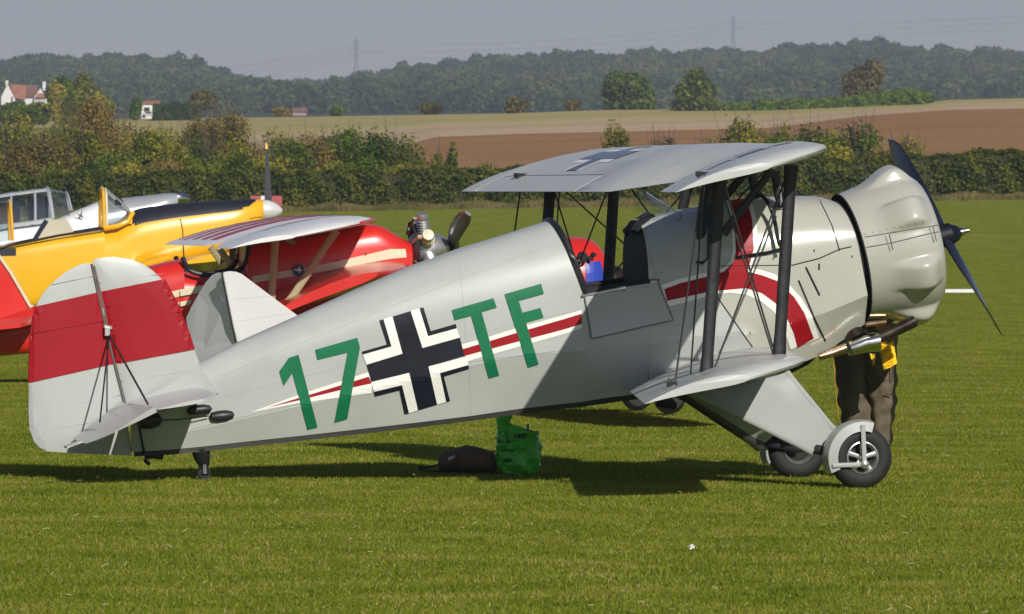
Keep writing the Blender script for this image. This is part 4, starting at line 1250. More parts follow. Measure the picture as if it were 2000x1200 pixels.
# ---- propeller
prop = MB().lathe([(-.10,.05),(-.10,.072),(.01,.075),(.03,.06),(.055,.05),(.075,.03)], C1, C1 + AX, 20, True).build('propeller', BLACKP, bip, True)
MB().lathe([(.06,.028),(.095,.026),(.10,.018),(.135,.016),(.137,.0)], C1, C1 + AX, 12).build('hub_nut', CHROME, prop, True)
BLADEM = mat('satin dark blue black blade', (.012,.015,.028), .3, var=.15, coat=.3)
ang = math.radians(54)
for s in (1, -1):
    R_ = 1.06
    rad_dir = (E1 * math.cos(ang) + Vector((0,1,0)) * math.sin(ang)) * s
    rad_dir.normalize()
    tang = AX.cross(rad_dir).normalized()
    secs = []
    for i in range(15):
        r_ = .04 + (R_ - .04) * i / 14
        x = r_ / R_
        ch = .072 + .085 * math.sin(min(1, max(0, (x - .05) / .75)) * math.pi / 2) if x < .8 else .157 * max(.06, 1 - ((x - .8) / .2) ** 2.2) 
        tw = math.radians(72 - 55 * min(1, x / .9) ** .6) 
        cd = tang * math.cos(tw) + AX * math.sin(tw)
        nd = rad_dir.cross(cd).normalized()
        th = .045 * (1 - x) ** 1.2 + .006
        c = C1 + AX * (-.03) + rad_dir * r_
        secs.append([c + cd * (ch / 2 * math.cos(a)) + nd * (th / 2 * math.sin(a)) for a in [2 * math.pi * k / 14 for k in range(14)]])
    bl = MB().loft(secs).build('blade', BLADEM, prop, True, 50)
MB().box(P(1864,501,-.14), (.02,.004,.05), Matrix.Rotation(rad(-25),3,'Y')).build('blade_sticker', WHITEP, prop)

# ---- tail
def flat_plate(name, poly, v, th, m, parent=bip, bevel=.5):
    """closed plate in the plane v: thick in the middle ring, thin at the rim"""
    pts = [P(x, y, v) for x, y in poly]
    c = sum(pts, Vector()) / len(pts)
    k = len(pts); mb = MB()
    rim = pts; inn = [p.lerp(c, .10) for p in pts]; mid = [p.lerp(c, .45) for p in pts]
    V = []; F_ = []
    for s in (-1, 1):
        o = len(V)
        V += [p + Vector((0, s * .004, 0)) for p in rim] + [p + Vector((0, s * th * .35, 0)) for p in inn] + [p + Vector((0, s * th * .5, 0)) for p in mid] + [c + Vector((0, s * th * .5, 0))]
        for r in range(2):
            for j in range(k): F_.append((o + r*k + j, o + r*k + (j+1) % k, o + (r+1)*k + (j+1) % k, o + (r+1)*k + j))
        for j in range(k): F_.append((o + 2*k + j, o + 2*k + (j+1) % k, o + 3*k))
    n0 = 3 * k + 1
    for j in range(k): F_.append((j, (j+1) % k, n0 + (j+1) % k, n0 + j))
    return mb.add(V, F_).build(name, m, parent, True, 50), mb
rud = [(176,514),(160,516),(145,522),(129,531),(108,547),(88,568),(77,584),(69,602),(64,625),(60,655),(58,700),(56,748),(56,770),(55,805),(58,840),(66,864),(78,876),(92,882),(150,886),(200,888),(257,890),(254,860),(250,834),(243,800),(240,787),(222,715),(207,650),(192,580)]
fin = [(181,513),(186,506),(207,503),(225,503),(243,505),(262,509),(279,516),(296,527),(310,540),(322,552),(331,567),(345,592),(356,622),(368,650),(377,676),(389,709),(400,740),(330,765),(262,800),(249,800),(246,787),(228,715),(213,650),(197,580)]
ru_o, ru_m = flat_plate('rudder', rud, 0, .035, FABT)
fi_o, fi_m = flat_plate('fin', fin, 0, .04, FABT)
ttree = BVHTree.FromPolygons([tuple(v) for v in ru_m.V] + [tuple(v) for v in fi_m.V], ru_m.F + [tuple(i + len(ru_m.V) for i in f) for f in fi_m.F])
decal('red_band', [(70,599),(181,575.5),(191.5,574),(207,650),(222,715),(228,738),(58,748),(57,700),(60,655),(64,625)][:0] or [(70,599),(190,571.5),(207,650),(221,711),(58,748),(57,700),(60,655),(64,625)], B, ttree, .006, REDP, ru_o, vguess=-.008, step=10)
decal('red_band', [(196,570),(323,545),(331,567),(345,592),(356,622),(368,650),(379,683),(227,711),(213,650)], B, ttree, .007, REDP, fi_o, vguess=-.008, step=10)
decal('trim_tab', [(58,752),(62,752),(66,790),(90,879),(78,875),(66,862),(58,838),(56,805)], B, ttree, .004, mat('trim tab aluminium', (.42,.43,.43), .4, metal=.2, var=.05), ru_o, vguess=0, step=10)
MB().tube([P(x, y, 0) for x, y in ((322,549),(331,567),(345,592),(356,622),(368,650),(378,681))], .008, 6).build('red_edge', REDP, bip, True)
MB().tube([P(x, y, 0) for x, y in ((71,601),(64,625),(60,655),(58,700),(56.5,747))], .007, 6).build('red_edge', REDP, bip, True)
# hinge tube and fabric edge tapes
MB().tube([P(179,516,-.01), P(208,648,-.012), P(242,785,-.01)], .007, 8).build('rudder_hinge', mat('grey hinge tube', (.12,.12,.115), .45), bip, True)
MB().tube([P(184,520,-.012), P(203,600,-.014), P(212,648,-.014)], .006, 6).build('fin_post', mat('brown grey tube', (.2,.17,.15), .35, metal=.5), bip, True)
RIBM = mat('rib tape', (.46,.465,.44), .45)
for a_, b_, mm in (((66,622),(196,598),REDP), ((60,690),(212,668),REDP), ((200,592),(348,598),REDP)): pass
for a_, b_ in (((92,800),(236,772)), ((90,840),(246,815)), ((232,745),(392,722)), ((101,556),(182,540)), ((193,553),(318,535))):
    MB().tube([P(*a_, -.0125), P((a_[0]+b_[0])/2, (a_[1]+b_[1])/2, -.0165), P(*b_, -.0125)], .0028, 5, flat=.5).build('rib_tape', RIBM, bip)
REDT = mat('red rib tape', (.25,.010,.014), .4)
for a_, b_ in (((63,652),(203,628)), ((210,640),(352,609)), ((205,600),(342,585))[:2]):
    MB().tube([P(*a_, -.0215), P((a_[0]+b_[0])/2, (a_[1]+b_[1])/2, -.0255), P(*b_, -.0215)], .0028, 5, flat=.5).build('rib_tape', REDT, bip)
MB().tube([P(203,637,-.03), P(218,641,-.03)], .014, 6).box(P(209,648,-.04), (.03,.04,.05)).build('brace_fitting', ALU, bip)
TAPE = mat('fabric tape', (.38,.395,.37), .42)
seam([(374,838),(566,793),(700,762),(914,708),(1100,684)], .0016, TAPE, .0015, 'fabric_tape')
for q_ in ([(893,487),(902,560),(908,640),(916,708),(920,812)],): seam(q_, .0009, TAPE, .0009, 'fabric_tape')
seam([(1095,470),(760,600),(430,735)], .0006, TAPE, .0009, 'fabric_tape')
seam([(1110,610),(800,682),(440,775)], .0006, TAPE, .0009, 'fabric_tape')
# stabiliser and drooped elevators
for s in (-1, 1):
    def Q(x, y, v):
        p = P(x, y, -abs(v)); return Vector((p.x, s * abs(v), p.z))
    hr, ht = Q(249,787,.03), Q(306,801,1.22)
    lr, lt = Q(392,757,.03), Q(434,774,.98)
    secs = []
    for t in (0, .35, .7, .88, .96, 1.0):
        te = hr.lerp(ht, t); le = lr.lerp(lt, t)
        if t > .85: le = le.lerp(te, (t - .85) / .15 * .25)
        up, lo = airfoil((le.x, le.z), (te.x, te.z), .07, 0, 8)
        v_ = te.y * (1 - .0)
        secs.append([Vector((p.x, te.y + (le.y - te.y) * (1 - i / 8), p.z)) for i, p in enumerate(up)] + [Vector((p.x, te.y + (le.y - te.y) * (1 - i / 8), p.z)) for i, p in list(enumerate(lo))[::-1][:-1]])
    MB().loft(secs).build('tailplane', FAB, bip, True, 40)
    # elevator
    er, et = Q(143,858,.06), Q(172,872,1.08)
    h0, h1 = Q(238,790,.06), Q(304,800,1.22)
    secs = []
    for t, k in ((0,1),(.3,1),(.6,1.0),(.8,.97),(.92,.86),(1.0,.62)):
        a = h0.lerp(h1, t); e_ = er.lerp(et, t); e_ = a.lerp(e_, k)
        ch = (e_ - a); nn = Vector((-ch.z, 0, ch.x)).normalized()
        secs.append([a + nn * .018, a.lerp(e_, .5) + nn * .012, e_ + nn * .003, e_ - nn * .003, a.lerp(e_, .5) - nn * .012, a - nn * .018])
    MB().loft(secs).build('elevator', FAB, bip, True, 40)
    MB().tube([Vector((P(210,650,0).x, s * .03, P(210,650,0).z)), Q(289,790,.78)], .0065, 6).build('tail_brace', WIREM, bip)
    MB().tube([Vector((P(212,655,0).x, s * .03, P(212,655,0).z)), Q(195,825,.55)], .0055, 6).build('tail_brace', WIREM, bip)
    MB().tube([Q(272,836,.15), Q(282,886,.04)], .008, 6).build('tail_brace', WIREM, bip)
    MB().tube([Q(300,822,.14), Q(345,820,.15), Q(408,813,.14)], .004, 5).build('control_cable', WIREM, bip)
MB().box(P(143,868,-.95), (.10,.12,.012), Matrix.Rotation(rad(-20),3,'Y')).build('elevator_tab', ALU, bip)
MB().loft([[P(248,793,-.05),P(330,752,-.085),P(388,712,-.11),P(428,768,-.13),P(330,800,-.11)],[P(248,793,-.03),P(330,752,-.06),P(388,712,-.08),P(428,768,-.10),P(330,800,-.08)]]).build('tail_fairing', FABT, bip)
for c_, r_ in (((432,813),.035),((388,801),.032),((290,822),.05)):
    p = P(c_[0], c_[1], -.125)
    MB().lathe([(-.075,.002),(-.06,r_*.8),(-.02,r_),(.03,r_),(.07,r_*.7),(.085,.002)], p, p + (P(c_[0]+20, c_[1]-2,-.125) - p), 14).build('leather_boot', STRUT, bip, True)
# tail hook
MB().tube(spline([P(318,892,0), P(300,890,0), P(288,893,0), P(284,900,0), P(293,907,0)], 4), [.022]*4+[.018]*4+[.014]*4+[.012]*4+[.008], 8).build('tail_hook', DKMET, bip, True)
# tail wheel
MB().tube([P(392,876,0), P(395,895,0), P(400,912,0)], [.062,.05,.03], 12).build('tailwheel_boot', STRUT, bip, True)
MB().tube([P(398,905,0), P(398,925,0)], [.035,.045], 10, flat=.8).build('tailwheel_fork', STRUT, bip, True)
tw = P(397,927,0)
MB().lathe([(-.022,.02),(-.025,.035),(-.018,.045),(0,.048),(.018,.045),(.025,.035),(.022,.02)], tw, tw + Vector((.35,-1,0)), 20, True).build('tailwheel', RUB, bip, True)

# ---- undercarriage
GEARP = mat('gear leg grey', (.37,.385,.365), .3, var=.04, coat=.4)
for s in (-1, 1):
    def G(x, y, v):
        p = P(x, y, -v); return Vector((p.x, s * v, p.z))
    poly = [G(1536,728,.20), G(1573,779,.38), G(1629,841,.60), G(1592,884,.68), G(1461,822,.42), G(1345,771,.20), G(1352,755,.2)]
    MB().prism(poly, (0, .03, 0)).build('gear_fairing', GEARP, bip)
    strut(poly[5] + Vector((.02,0,.02)) , poly[3] + Vector((-.01,0,.0)), .022 if s < 0 else .04, 'gear_leg', .7, GEARP if s < 0 else mat('gear leg shade', (.05,.05,.05), .4))  # far leg coloured darker to stand for the shade it lies in
    strut(poly[0], poly[2], .022, 'gear_leg', .7, GEARP)
    wc = Vector((0.001, s * .80, .192))
    whl = MB().lathe([(-.055,.095),(-.068,.12),(-.070,.145),(-.060,.172),(-.038,.190),(0,.196),(.038,.190),(.060,.172),(.070,.145),(.068,.12),(.055,.095)], wc, wc + Vector((0, s, 0)), 56).build('tyre', RUB, bip, True, 40)
    MB().lathe([(.052,.100),(.064,.100),(.066,.094),(.055,.088),(.03,.080),(.02,.078)], wc, wc + Vector((0, s, 0)), 40).build('rim', ALU, bip, True)
    MB().lathe([(-.052,.100),(-.060,.098),(-.05,.088),(-.03,.080)], wc, wc + Vector((0, s, 0)), 40).build('rim', ALU, bip, True)
    MB().lathe([(-.01,.0),(-.01,.085),(.01,.085),(.01,0)], wc, wc + Vector((0, s, 0)), 24).build('brake_drum', DARK, bip)
    MB().lathe([(.0,.03),(.05,.03),(.06,.022),(.075,.02),(.08,0)], wc, wc + Vector((0, s, 0)), 16).build('wheel_hub', ALU, bip, True)
    for k in range(5):
        a = 2 * math.pi * k / 5 + .3
        d = Vector((math.cos(a), 0, math.sin(a)))
        MB().tube([wc + d * .02 + Vector((0, s*.045, 0)), wc + d * .088 + Vector((0, s*.045, 0))], [.014,.017], 8, flat=.6, flatdir=(0,1,0)).build('spoke', ALU, bip, True)
    # mudguard
    a0, a1 = rad(205), rad(72)
    secs = []
    for i in range(21):
        a = a0 + (a1 - a0) * i / 20
        row = []
        for r_, y_ in ((.208,-.085),(.222,-.08),(.232,-.045),(.236,0),(.232,.045),(.222,.08),(.164,.090),(.162,.084),(.214,.074),(.224,.04),(.228,0),(.224,-.04),(.214,-.074)):
            row.append(wc + Vector((math.cos(a) * r_, s * y_, math.sin(a) * r_)))
        secs.append(row)
    MB().loft(secs).build('mudguard', GEARP, bip, True, 40)
    yo = s * .095
    MB().tube([wc + Vector((-.20, yo, -.045)), wc + Vector((.01, yo, -.04))], .014, 8, flat=.3, flatdir=(0,1,0)).build('mudguard_stay', GEARP, bip)
    MB().tube([wc + Vector((-.008, yo, .205)), wc + Vector((.004, yo, -.04))], .014, 8, flat=.3, flatdir=(0,1,0)).build('mudguard_stay', GEARP, bip)
    MB().lathe([(0,.028),(.012,.026),(.02,.012),(.024,0)], wc + Vector((.004, yo, -.04)), wc + Vector((.004, yo + s, -.04)), 14).build('axle_cap', ALU, bip, True)
    MB().tube([poly[3] + Vector((0, 0, .02)), wc + Vector((0, -s*.05, 0))], .03, 10).build('axle', DARK, bip, True)

# ---- exhaust, oil cooler, pipe
MB().tube([P(1600,697,-.32), P(1630,688,-.32), P(1665,675,-.32)], [.022,.030,.034], 12).build('exhaust_tail', BRONZE, bip, True)
MB().tube([P(1655,684,-.32), P(1690,672,-.32), P(1716,668,-.32)], [.040,.056,.062], 14).build('exhaust', CHROME, bip, True)
MB().tube([P(1654,668,-.36), P(1666,692,-.36)], .010, 6).build('exhaust_clamp', DARK, bip)
MB().tube([P(1710,664,-.3), P(1745,648,-.26), P(1785,628,-.22)], [.034,.036,.04], 12).build('exhaust_pipe', DKMET, bip, True)
MB().tube([P(1652,622,-.15), P(1676,668,-.25)], [.03,.09], 14).build('intake_funnel', DKMET, bip, True)
MB().tube([P(1690,634,-.1), P(1730,628,-.1)], .018, 10).build('collector', BRONZE, bip, True)
MB().tube([P(1609,650,-.22), P(1611,674,-.22)], .02, 10).build('breather', GEARP, bip, True)
MB().tube([P(1520,725,0), P(1570,700,0), P(1610,664,0)], .05, 8).build('belly_duct', DARK, bip, True)
pit = MB().tube([P(1290,778,-.2), P(1320,795,-.2)], [.06,.02], 8).build('step_fairing', DARK, bip, True)
cord = MB().tube(spline([P(1628,700,-.3), P(1630,730,-.31), P(1632,765,-.3), P(1638,818,-.3)]), .003, 5)
cord.build('pull_cord', mat('orange cord', (.45,.2,.02), .6), bip)

# ================================================================== other aircraft
def dense_ring(zt, zb, w, u, n=28, flat=2.4, ut=None, zm=None):
    """rounded section; ut = u of the top when the section leans"""
    zm = (zt + zb) / 2 if zm is None else zm
    out = []
    for i in range(n):
        a = 2 * math.pi * i / n
        c, s_ = math.cos(a), math.sin(a)
        y = -math.copysign(abs(s_) ** (2 / flat), s_) * w
        z = zm + math.copysign(abs(c) ** (2 / flat), c) * ((zt - zm) if c > 0 else (zm - zb))
        out.append(Vector((u, y, z)))
    return out
def body_loft(fr, stations, name, m, parent, flat=2.4, sub=5, n=28, cap1=True):
    """stations (px, top, bottom, half width)"""
    S_ = []
    for x, yt, yb, w in stations:
        a = fr.P(x, yt, 0); b = fr.P(x, yb, 0); S_.append((a.x, a.z, b.z, w))
    D = []
    for i in range(len(S_) - 1):
        for j in range(sub):
            t = j / sub
            p0 = S_[max(0, i-1)]; p1 = S_[i]; p2 = S_[i+1]; p3 = S_[min(len(S_)-1, i+2)]
            D.append(tuple(.5*((2*b)+(c-a)*t+(2*a-5*b+4*c-d)*t*t+(3*b-a-3*c+d)*t**3) for a, b, c, d in zip(p0, p1, p2, p3)))
    D.append(S_[-1])
    mb = MB().loft([dense_ring(zt, zb, max(.01, w), u, n, flat) for u, zt, zb, w in D], cap1=cap1)
    o = mb.build(name, m, parent, True, 45)
    return o, BVHTree.FromPolygons([tuple(v) for v in mb.V], mb.F), D

# ---- red biplane with cream trim
RED = mat('bright red enamel', (.60,.020,.012), .32, var=.05, coat=.35)
CREAM = mat('cream paint', (.66,.61,.42), .35, var=.04, coat=.3)
CRSTR = mat('cream strut', (.33,.31,.17), .45, var=.05)
SILW = ribs(mat('silver white wing fabric', (.74,.73,.72), .35, var=.03, coat=.2), 1, 4.2, .4, .006)
STRP = mat('dark red wing stripe', (.42,.025,.04), .4)
Rf = Frame((560 - 1000) / FPX * 66, 66, 9, ground((560 - 1000) / FPX * 66, 66))
rbp = empty('biplane', Rf.matrix(), 'red biplane with cream stripes and exposed radial engine behind the grey fuselage', 'biplane')
rst = [(-160,668,704,.05),(-60,640,700,.12),(65,598,690,.20),(180,556,678,.26),(290,520,668,.31),(352,506,662,.34)]
rbody, rtree, _ = body_loft(Rf, rst, 'rear_fuselage', RED, rbp, 3.4)
# open cockpit: lower section between the two decks
rb2, _, _ = body_loft(Rf, [(350,530,662,.342),(400,535,660,.35),(450,534,655,.355),(480,520,652,.36)], 'cockpit_side', RED, rbp, 3.5)
rf_, rtree2, _ = body_loft(Rf, [(474,474,652,.36),(560,462,645,.37),(640,452,640,.375),(700,440,632,.37),(735,440,620,.36),(765,456,610,.34),(797,474,600,.30)], 'forward_fuselage', RED, rbp, 4.5)
for s in (-1, 1):
    MB().tube(spline([Rf.P(350,503,0)+Vector((0,s*.28,0)), Rf.P(362,527,0)+Vector((0,s*.34,0)), Rf.P(392,536,0)+Vector((0,s*.36,0)), Rf.P(440,533,0)+Vector((0,s*.36,0)), Rf.P(468,517,0)+Vector((0,s*.36,0)), Rf.P(478,480,0)+Vector((0,s*.30,0))], 5), .022, 8).build('cockpit_rim', STRUT, rbp, True)
def rdec(name, poly, tr, m, fr=Rf, par=rbp, lift=.006, vg=-.34, step=12):
    return decal(name, poly, fr, tr, lift, m, par, vguess=vg, step=step)
for tr, pl in ((rtree, [(70,634),(300,578),(352,566),(352,579),(300,591),(70,652)]), (rtree2, [(482,542),(560,529),(638,515.5),(761,487),(791,487),(794,503),(761,506),(641,529),(560,542),(482,555)])):
    rdec('stripe', pl, tr, CREAM)
rdec('stripe', [(300,602),(350,590),(350,599),(300,611)], rtree, CREAM); rdec('stripe', [(300,620),(350,608),(350,615),(300,627)], rtree, CREAM)
allr = BVHTree.FromPolygons([tuple(Rf.P(x,y,-.36)) for x,y in ((350,540),(350,655),(478,655),(478,530))], [(0,1,2,3)])
rdec('stripe', [(352,566),(478,541),(478,556),(352,579)], allr, CREAM); rdec('stripe', [(352,590),(373,586),(371,595),(352,599)], allr, CREAM)
# round badge with a plain bird shape
bc = Rf.P(583,528,-.385)
MB().lathe([(0,.055),(.004,.055),(.005,0)], bc, bc + Vector((0,-1,0)), 24).build('badge', mat('badge blue', (.02,.06,.16), .4), rbp)
MB().prism([bc + Vector((x*.01, -.01, z*.01)) for x, z in ((-4,1),(-1,1),(1,3.5),(1.5,1),(4,0),(1.5,-1),(1,-3.5),(-.5,-.8),(-3,-.5))], (0,.002,0)).build('badge_bird', WHITEP, rbp)
for x in (600,660,715):
    p = Rf.P(x, 522-(x-600)*.22, -.385); MB().lathe([(0,.008),(.004,0)], p, p+Vector((0,-1,0)), 8).build('fastener', DARK, rbp)
# upper wing
q_te = Rf.P(437,486,-2.45); q_le = Rf.P(742,424,-2.45)
sw = .085
def rLE(v): return (q_le.x + (2.45 - abs(v)) * sw - tipfall(v, 1.3, 2.6, 2.6, .75), q_le.z - .03 - tipfall(v, 1.3, 2.6, 2.6, .14))
def rTE(v): return (q_te.x + (2.45 - abs(v)) * sw + tipfall(v, 2.2, 2.6, 2, .05) + (.16 * max(0, 1 - (v/.4)**2)**.5 if abs(v) < .4 else 0), q_te.z + (.035 * max(0, 1 - (v/.4)**2)**.5 if abs(v) < .4 else 0))
vs = [-2.6,-2.55,-2.45,-2.3,-2.0,-1.6,-1.2,-.8,-.42,-.38,-.3,-.15,0,.15,.3,.38,.42,.8,1.2,1.6,2.0,2.3,2.45,2.55,2.6]
MB().loft(wing_piece(rLE, rTE, vs, thick=.075)).build('upper_wing', SILW, rbp, True, 40)
def on_up(fl, ft, v, x, lift):
    up, _ = airfoil(fl(v), ft(v), .075); q = math.acos(1 - 2 * x) / math.pi * 12; i = min(11, int(q)); p = up[i].lerp(up[i+1], q - i)
    return Vector((p.x, v, p.z + lift))
for k, (v0, v1, xa, xb) in enumerate(((.45,.78,.05,.97),(.95,1.2,.05,.97),(1.38,1.58,.06,.95),(1.75,1.9,.08,.93),(2.1,2.2,.15,.9),(-.5,-.62,.05,.8),(-.85,-.93,.05,.7),(-1.2,-1.26,.06,.6))):
    g = [[on_up(rLE, rTE, v0 + (v1-v0)*i/2 + s_*0, xa + (xb-xa)*j/10, .004) + Vector((0, (j/10-.5)*.25*(1 if v0>0 else -1), 0)) for j in range(11)] for i, s_ in ((0,0),(1,0),(2,0))]
    MB().loft(g, closed=False).build('wing_stripe', STRP, rbp)
le_pts = [Vector((rLE(v)[0]+.005, v, rLE(v)[1])) for v in vs if abs(v) < 2.3]
MB().tube(le_pts, .018, 8).build('leading_edge', RED, rbp, True)
# lower wing, struts
l_le = Rf.P(786,514,-.38); l_te = Rf.P(440,615,-.38)
MB().loft(wing_piece(lambda v: (l_le.x - tipfall(v,1.3,2.4,2.6,.5), l_le.z - .0 - .03*abs(v)), lambda v: (l_te.x, l_te.z - .03*abs(v)), [-2.4,-2.3,-2.1,-1.6,-1,-.38,.38,1,1.6,2.1,2.3,2.4], thick=.08)).build('lower_wing', RED, rbp, True, 40)
for s in (-1, 1):
    def rq(x, y, v=1.55):
        p = Rf.P(x, y, -v); return Vector((p.x, s * v, p.z))
    strut(rq(538,470), rq(530,590), .034, 'interplane_strut', .4, CRSTR, rbp)
    strut(rq(657,450), rq(563,592), .034, 'interplane_strut', .4, CRSTR, rbp)
    a_, b_ = Rf.P(427,484,-.3), Rf.P(450,516,-.34)
    strut(Vector((a_.x, s*.3, a_.z)), Vector((b_.x, s*.34, b_.z)), .03, 'cabane_strut', .4, CRSTR, rbp)
    a_, b_ = Rf.P(560,465,-.3), Rf.P(600,480,-.34)
    strut(Vector((a_.x, s*.3, a_.z)), Vector((b_.x, s*.34, b_.z-.1)), .03, 'cabane_strut', .4, CRSTR, rbp)
MB().tube([Rf.P(545,448,-.9), Rf.P(575,449,-1.0), Rf.P(592,458,-1.1)], .012, 6).build('pitot_tube', ALU, rbp)
# radial engine
E0 = Rf.P(797,520,0); E1_ = Rf.P(862,480,0) ; ex = Rf.P(860,512,0) - E0; 
E0 = Rf.P(812,490,0); AXr = Vector((math.cos(rad(8)), 0, math.sin(rad(8))))
er_ = MB().lathe([(-.05,.12),(0,.16),(.10,.17),(.16,.14),(.24,.12),(.30,.07),(.33,.03)], E0, E0 + AXr, 24, True).build('engine', ALU, rbp, True)
TAN_ = mat('tan exhaust', (.36,.28,.19), .5, metal=.3, var=.2)
e1 = Vector((-AXr.z,0,AXr.x)); e2 = AXr.cross(e1)
for k in range(7):
    a = 2 * math.pi * k / 7 + .25
    d = e1 * math.cos(a) + e2 * math.sin(a)
    pr_ = []
    for j in range(7): pr_ += [(.12 + j*.024,.066),(.132 + j*.024,.054)]
    MB().lathe(pr_ + [(.30,.06),(.335,.052),(.34,.0)], E0 + AXr*.09, E0 + AXr*.09 + d, 12).build('cylinder', [ALU, CREAM][k % 2] if k % 3 else ALU, er_, True)
    MB().tube([E0 + AXr*.09 + d*.29, E0 + AXr*.01 + d*.30, E0 - AXr*.03 + d*.20], [.022,.024,.026], 8).build('exhaust_stub', TAN_, er_, True)
    MB().tube([E0 + AXr*.13 + d*.14, E0 + AXr*.14 + d*.29], .008, 5).build('pushrod', CHROME, er_)
MB().lathe([(-.02,.27),(-.0,.27),(.0,.1)], E0, E0+AXr, 24).build('firewall_ring', DARK, rbp, True)
hubr = E0 + AXr * .33
pr2 = MB().lathe([(-.04,.07),(.05,.065),(.07,.03)], hubr, hubr + AXr, 16, True).build('propeller', DARK, rbp, True)
for s in (1, -1):
    dirp = (e1 * .42 + e2 * .9).normalized() * s
    tg = AXr.cross(dirp).normalized(); secs = []
    for i in range(9):
        r_ = .05 + .62 * i / 8; x = i / 8
        ch = .09 + .06 * math.sin(x * 2.6) if x < .95 else .07
        c = hubr + dirp * r_ + AXr * (.10 * x * x)
        cd = tg * .75 + AXr * .66
        secs.append([c + cd * (ch/2*math.cos(b)) + dirp.cross(cd).normalized() * (.015*math.sin(b)) for b in [2*math.pi*k/10 for k in range(10)]])
    MB().loft(secs).build('blade', mat('grey blade', (.13,.14,.15), .3, coat=.3), pr2, True)
# tail: fin with cream edge and tailplane
fv = [(-70,470),(-40,478),(-8,494),(20,530),(68,606),(60,620),(-110,660),(-120,560)]
MB().prism([Rf.P(x, y, 0) for x, y in fv], (0,.03,0)).build('fin', RED, rbp)
MB().tube([Rf.P(x, y, -.02) for x, y in ((-40,478),(-5,497),(20,532),(45,575),(58,598),(72,604))], .018, 6).build('fin_edge', CREAM, rbp, True)
for s in (-1, 1):
    def tq(x, y, v):
        p = Rf.P(x, y, -v); return Vector((p.x, s*v, p.z))
    MB().loft([[tq(80,612,.05),tq(-150,650,.05),tq(-150,656,.05),tq(80,622,.05)],[tq(66,622,.7),tq(-150,650,.7),tq(-150,656,.7),tq(66,632,.7)],[tq(40,632,1.0),tq(-150,655,1.0),tq(-150,660,1.0),tq(40,640,1.0)]]).build('tailplane', RED, rbp, True)
for s in (-1, 1):
    wl = Vector((.35, s*.62, .20))
    MB().lathe([(-.05,.08),(-.06,.13),(-.05,.18),(0,.20),(.05,.18),(.06,.13),(.05,.08)], wl, wl + Vector((0,1,0)), 24, True).build('wheel', RUB, rbp, True)
    MB().tube([Vector((.2, s*.2, Rf.P(560,640,0).z)), wl], .04, 8).build('gear_leg', RED, rbp)

# ---- small red monoplane with bare grey tail
Tf = Frame((1010 - 1000) / FPX * 59, 59, 16, ground(0, 59))
mono = empty('monoplane', Tf.matrix(), 'small red low wing aircraft with a silver fin, mostly hidden behind the grey fuselage', 'aircraft')
SIL = mat('silver grey dope', (.66,.655,.64), .3, var=.03, coat=.3, metal=.15)
mb_, ttr, _ = body_loft(Tf, [(440,706,742,.04),(520,672,740,.10),(600,645,738,.16),(800,580,725,.26),(950,530,700,.32),(1060,478,670,.34),(1105,464,650,.35)], 'fuselage', RED, mono, 2.6)
nose_, ntree, _ = body_loft(Tf, [(1103,464,650,.35),(1130,463,640,.35),(1150,468,630,.33),(1164,480,620,.30),(1176,500,606,.24),(1185,522,590,.17)], 'cowling', RED, mono, 2.2)
decal('blue_patch', [(1143,514),(1172,510),(1184,556),(1145,568)], Tf, ntree, .006, mat('blue cowl patch', (.02,.05,.36), .35, coat=.3), mono, vguess=-.3, step=8)
pq = Tf.P(1138,503,-.38); MB().lathe([(-.01,.05),(.02,.04),(.03,.0)], pq, pq+Vector((.3,-1,0)), 14).build('air_intake', DARK, mono)
for x, y in ((1158,498),(1150,506)): 
    p = Tf.P(x,y,-.34); MB().lathe([(0,.022),(.03,.018),(.03,0)], p, p+Vector((.2,-1,0)), 10).build('exhaust_port', DARK, mono)
hs_ = Tf.P(1186,548,0); he = hs_ + Vector((1,0,.05))
sp3 = MB().lathe([(-.02,.13),(.03,.13),(.10,.11),(.17,.06),(.20,0)], hs_, he, 18).build('spinner', DKMET, mono, True)
for s in (-1,1):
    MB().tube([hs_+Vector((.05,0,0)), hs_+Vector((.05,s*.5,s*.15)), hs_+Vector((.05,s*.8,s*.26))], [.05,.05,.015], 8, flat=.3, flatdir=(1,0,.4)).build('blade', mat('wood blade', (.25,.12,.05), .3), sp3, True)
rpoly = [(433,533),(424,533),(414,538),(402,552),(388,575),(374,600),(364,622),(367,640),(373,665),(380,690),(388,712),(466,700),(462,670),(452,630),(443,585)]
pts = [Tf.P(x, y, max(0, (448 - x) / 84) * .55) for x, y in rpoly]
MB().prism(pts, (0.008,.02,0)).build('rudder', SIL, mono)
fpoly = [(436,532),(448,530),(460,531),(472,536),(500,557),(540,587),(582,618),(640,660),(480,705),(468,674),(456,625),(446,580)]
MB().prism([Tf.P(x, y, 0) for x, y in fpoly], (0,.035,0)).build('fin', SIL, mono)
MB().tube([Tf.P(x, y, -.025) for x, y in ((433,534),(443,585),(453,635),(466,690))], .007, 6).build('rudder_hinge', DARK, mono, True)
MB().tube([Tf.P(x, y, -.035) for x, y in ((437,534),(447,585),(457,635),(470,690))], .010, 6).build('fin_post', SIL, mono, True)
for a, b in (((452,585),(528,578)),((460,628),(565,612)),((466,668),(600,650))):
    MB().tube([Tf.P(*a,-.0165), Tf.P(*b,-.0165)], .003, 5).build('rib_tape', SIL, mono)
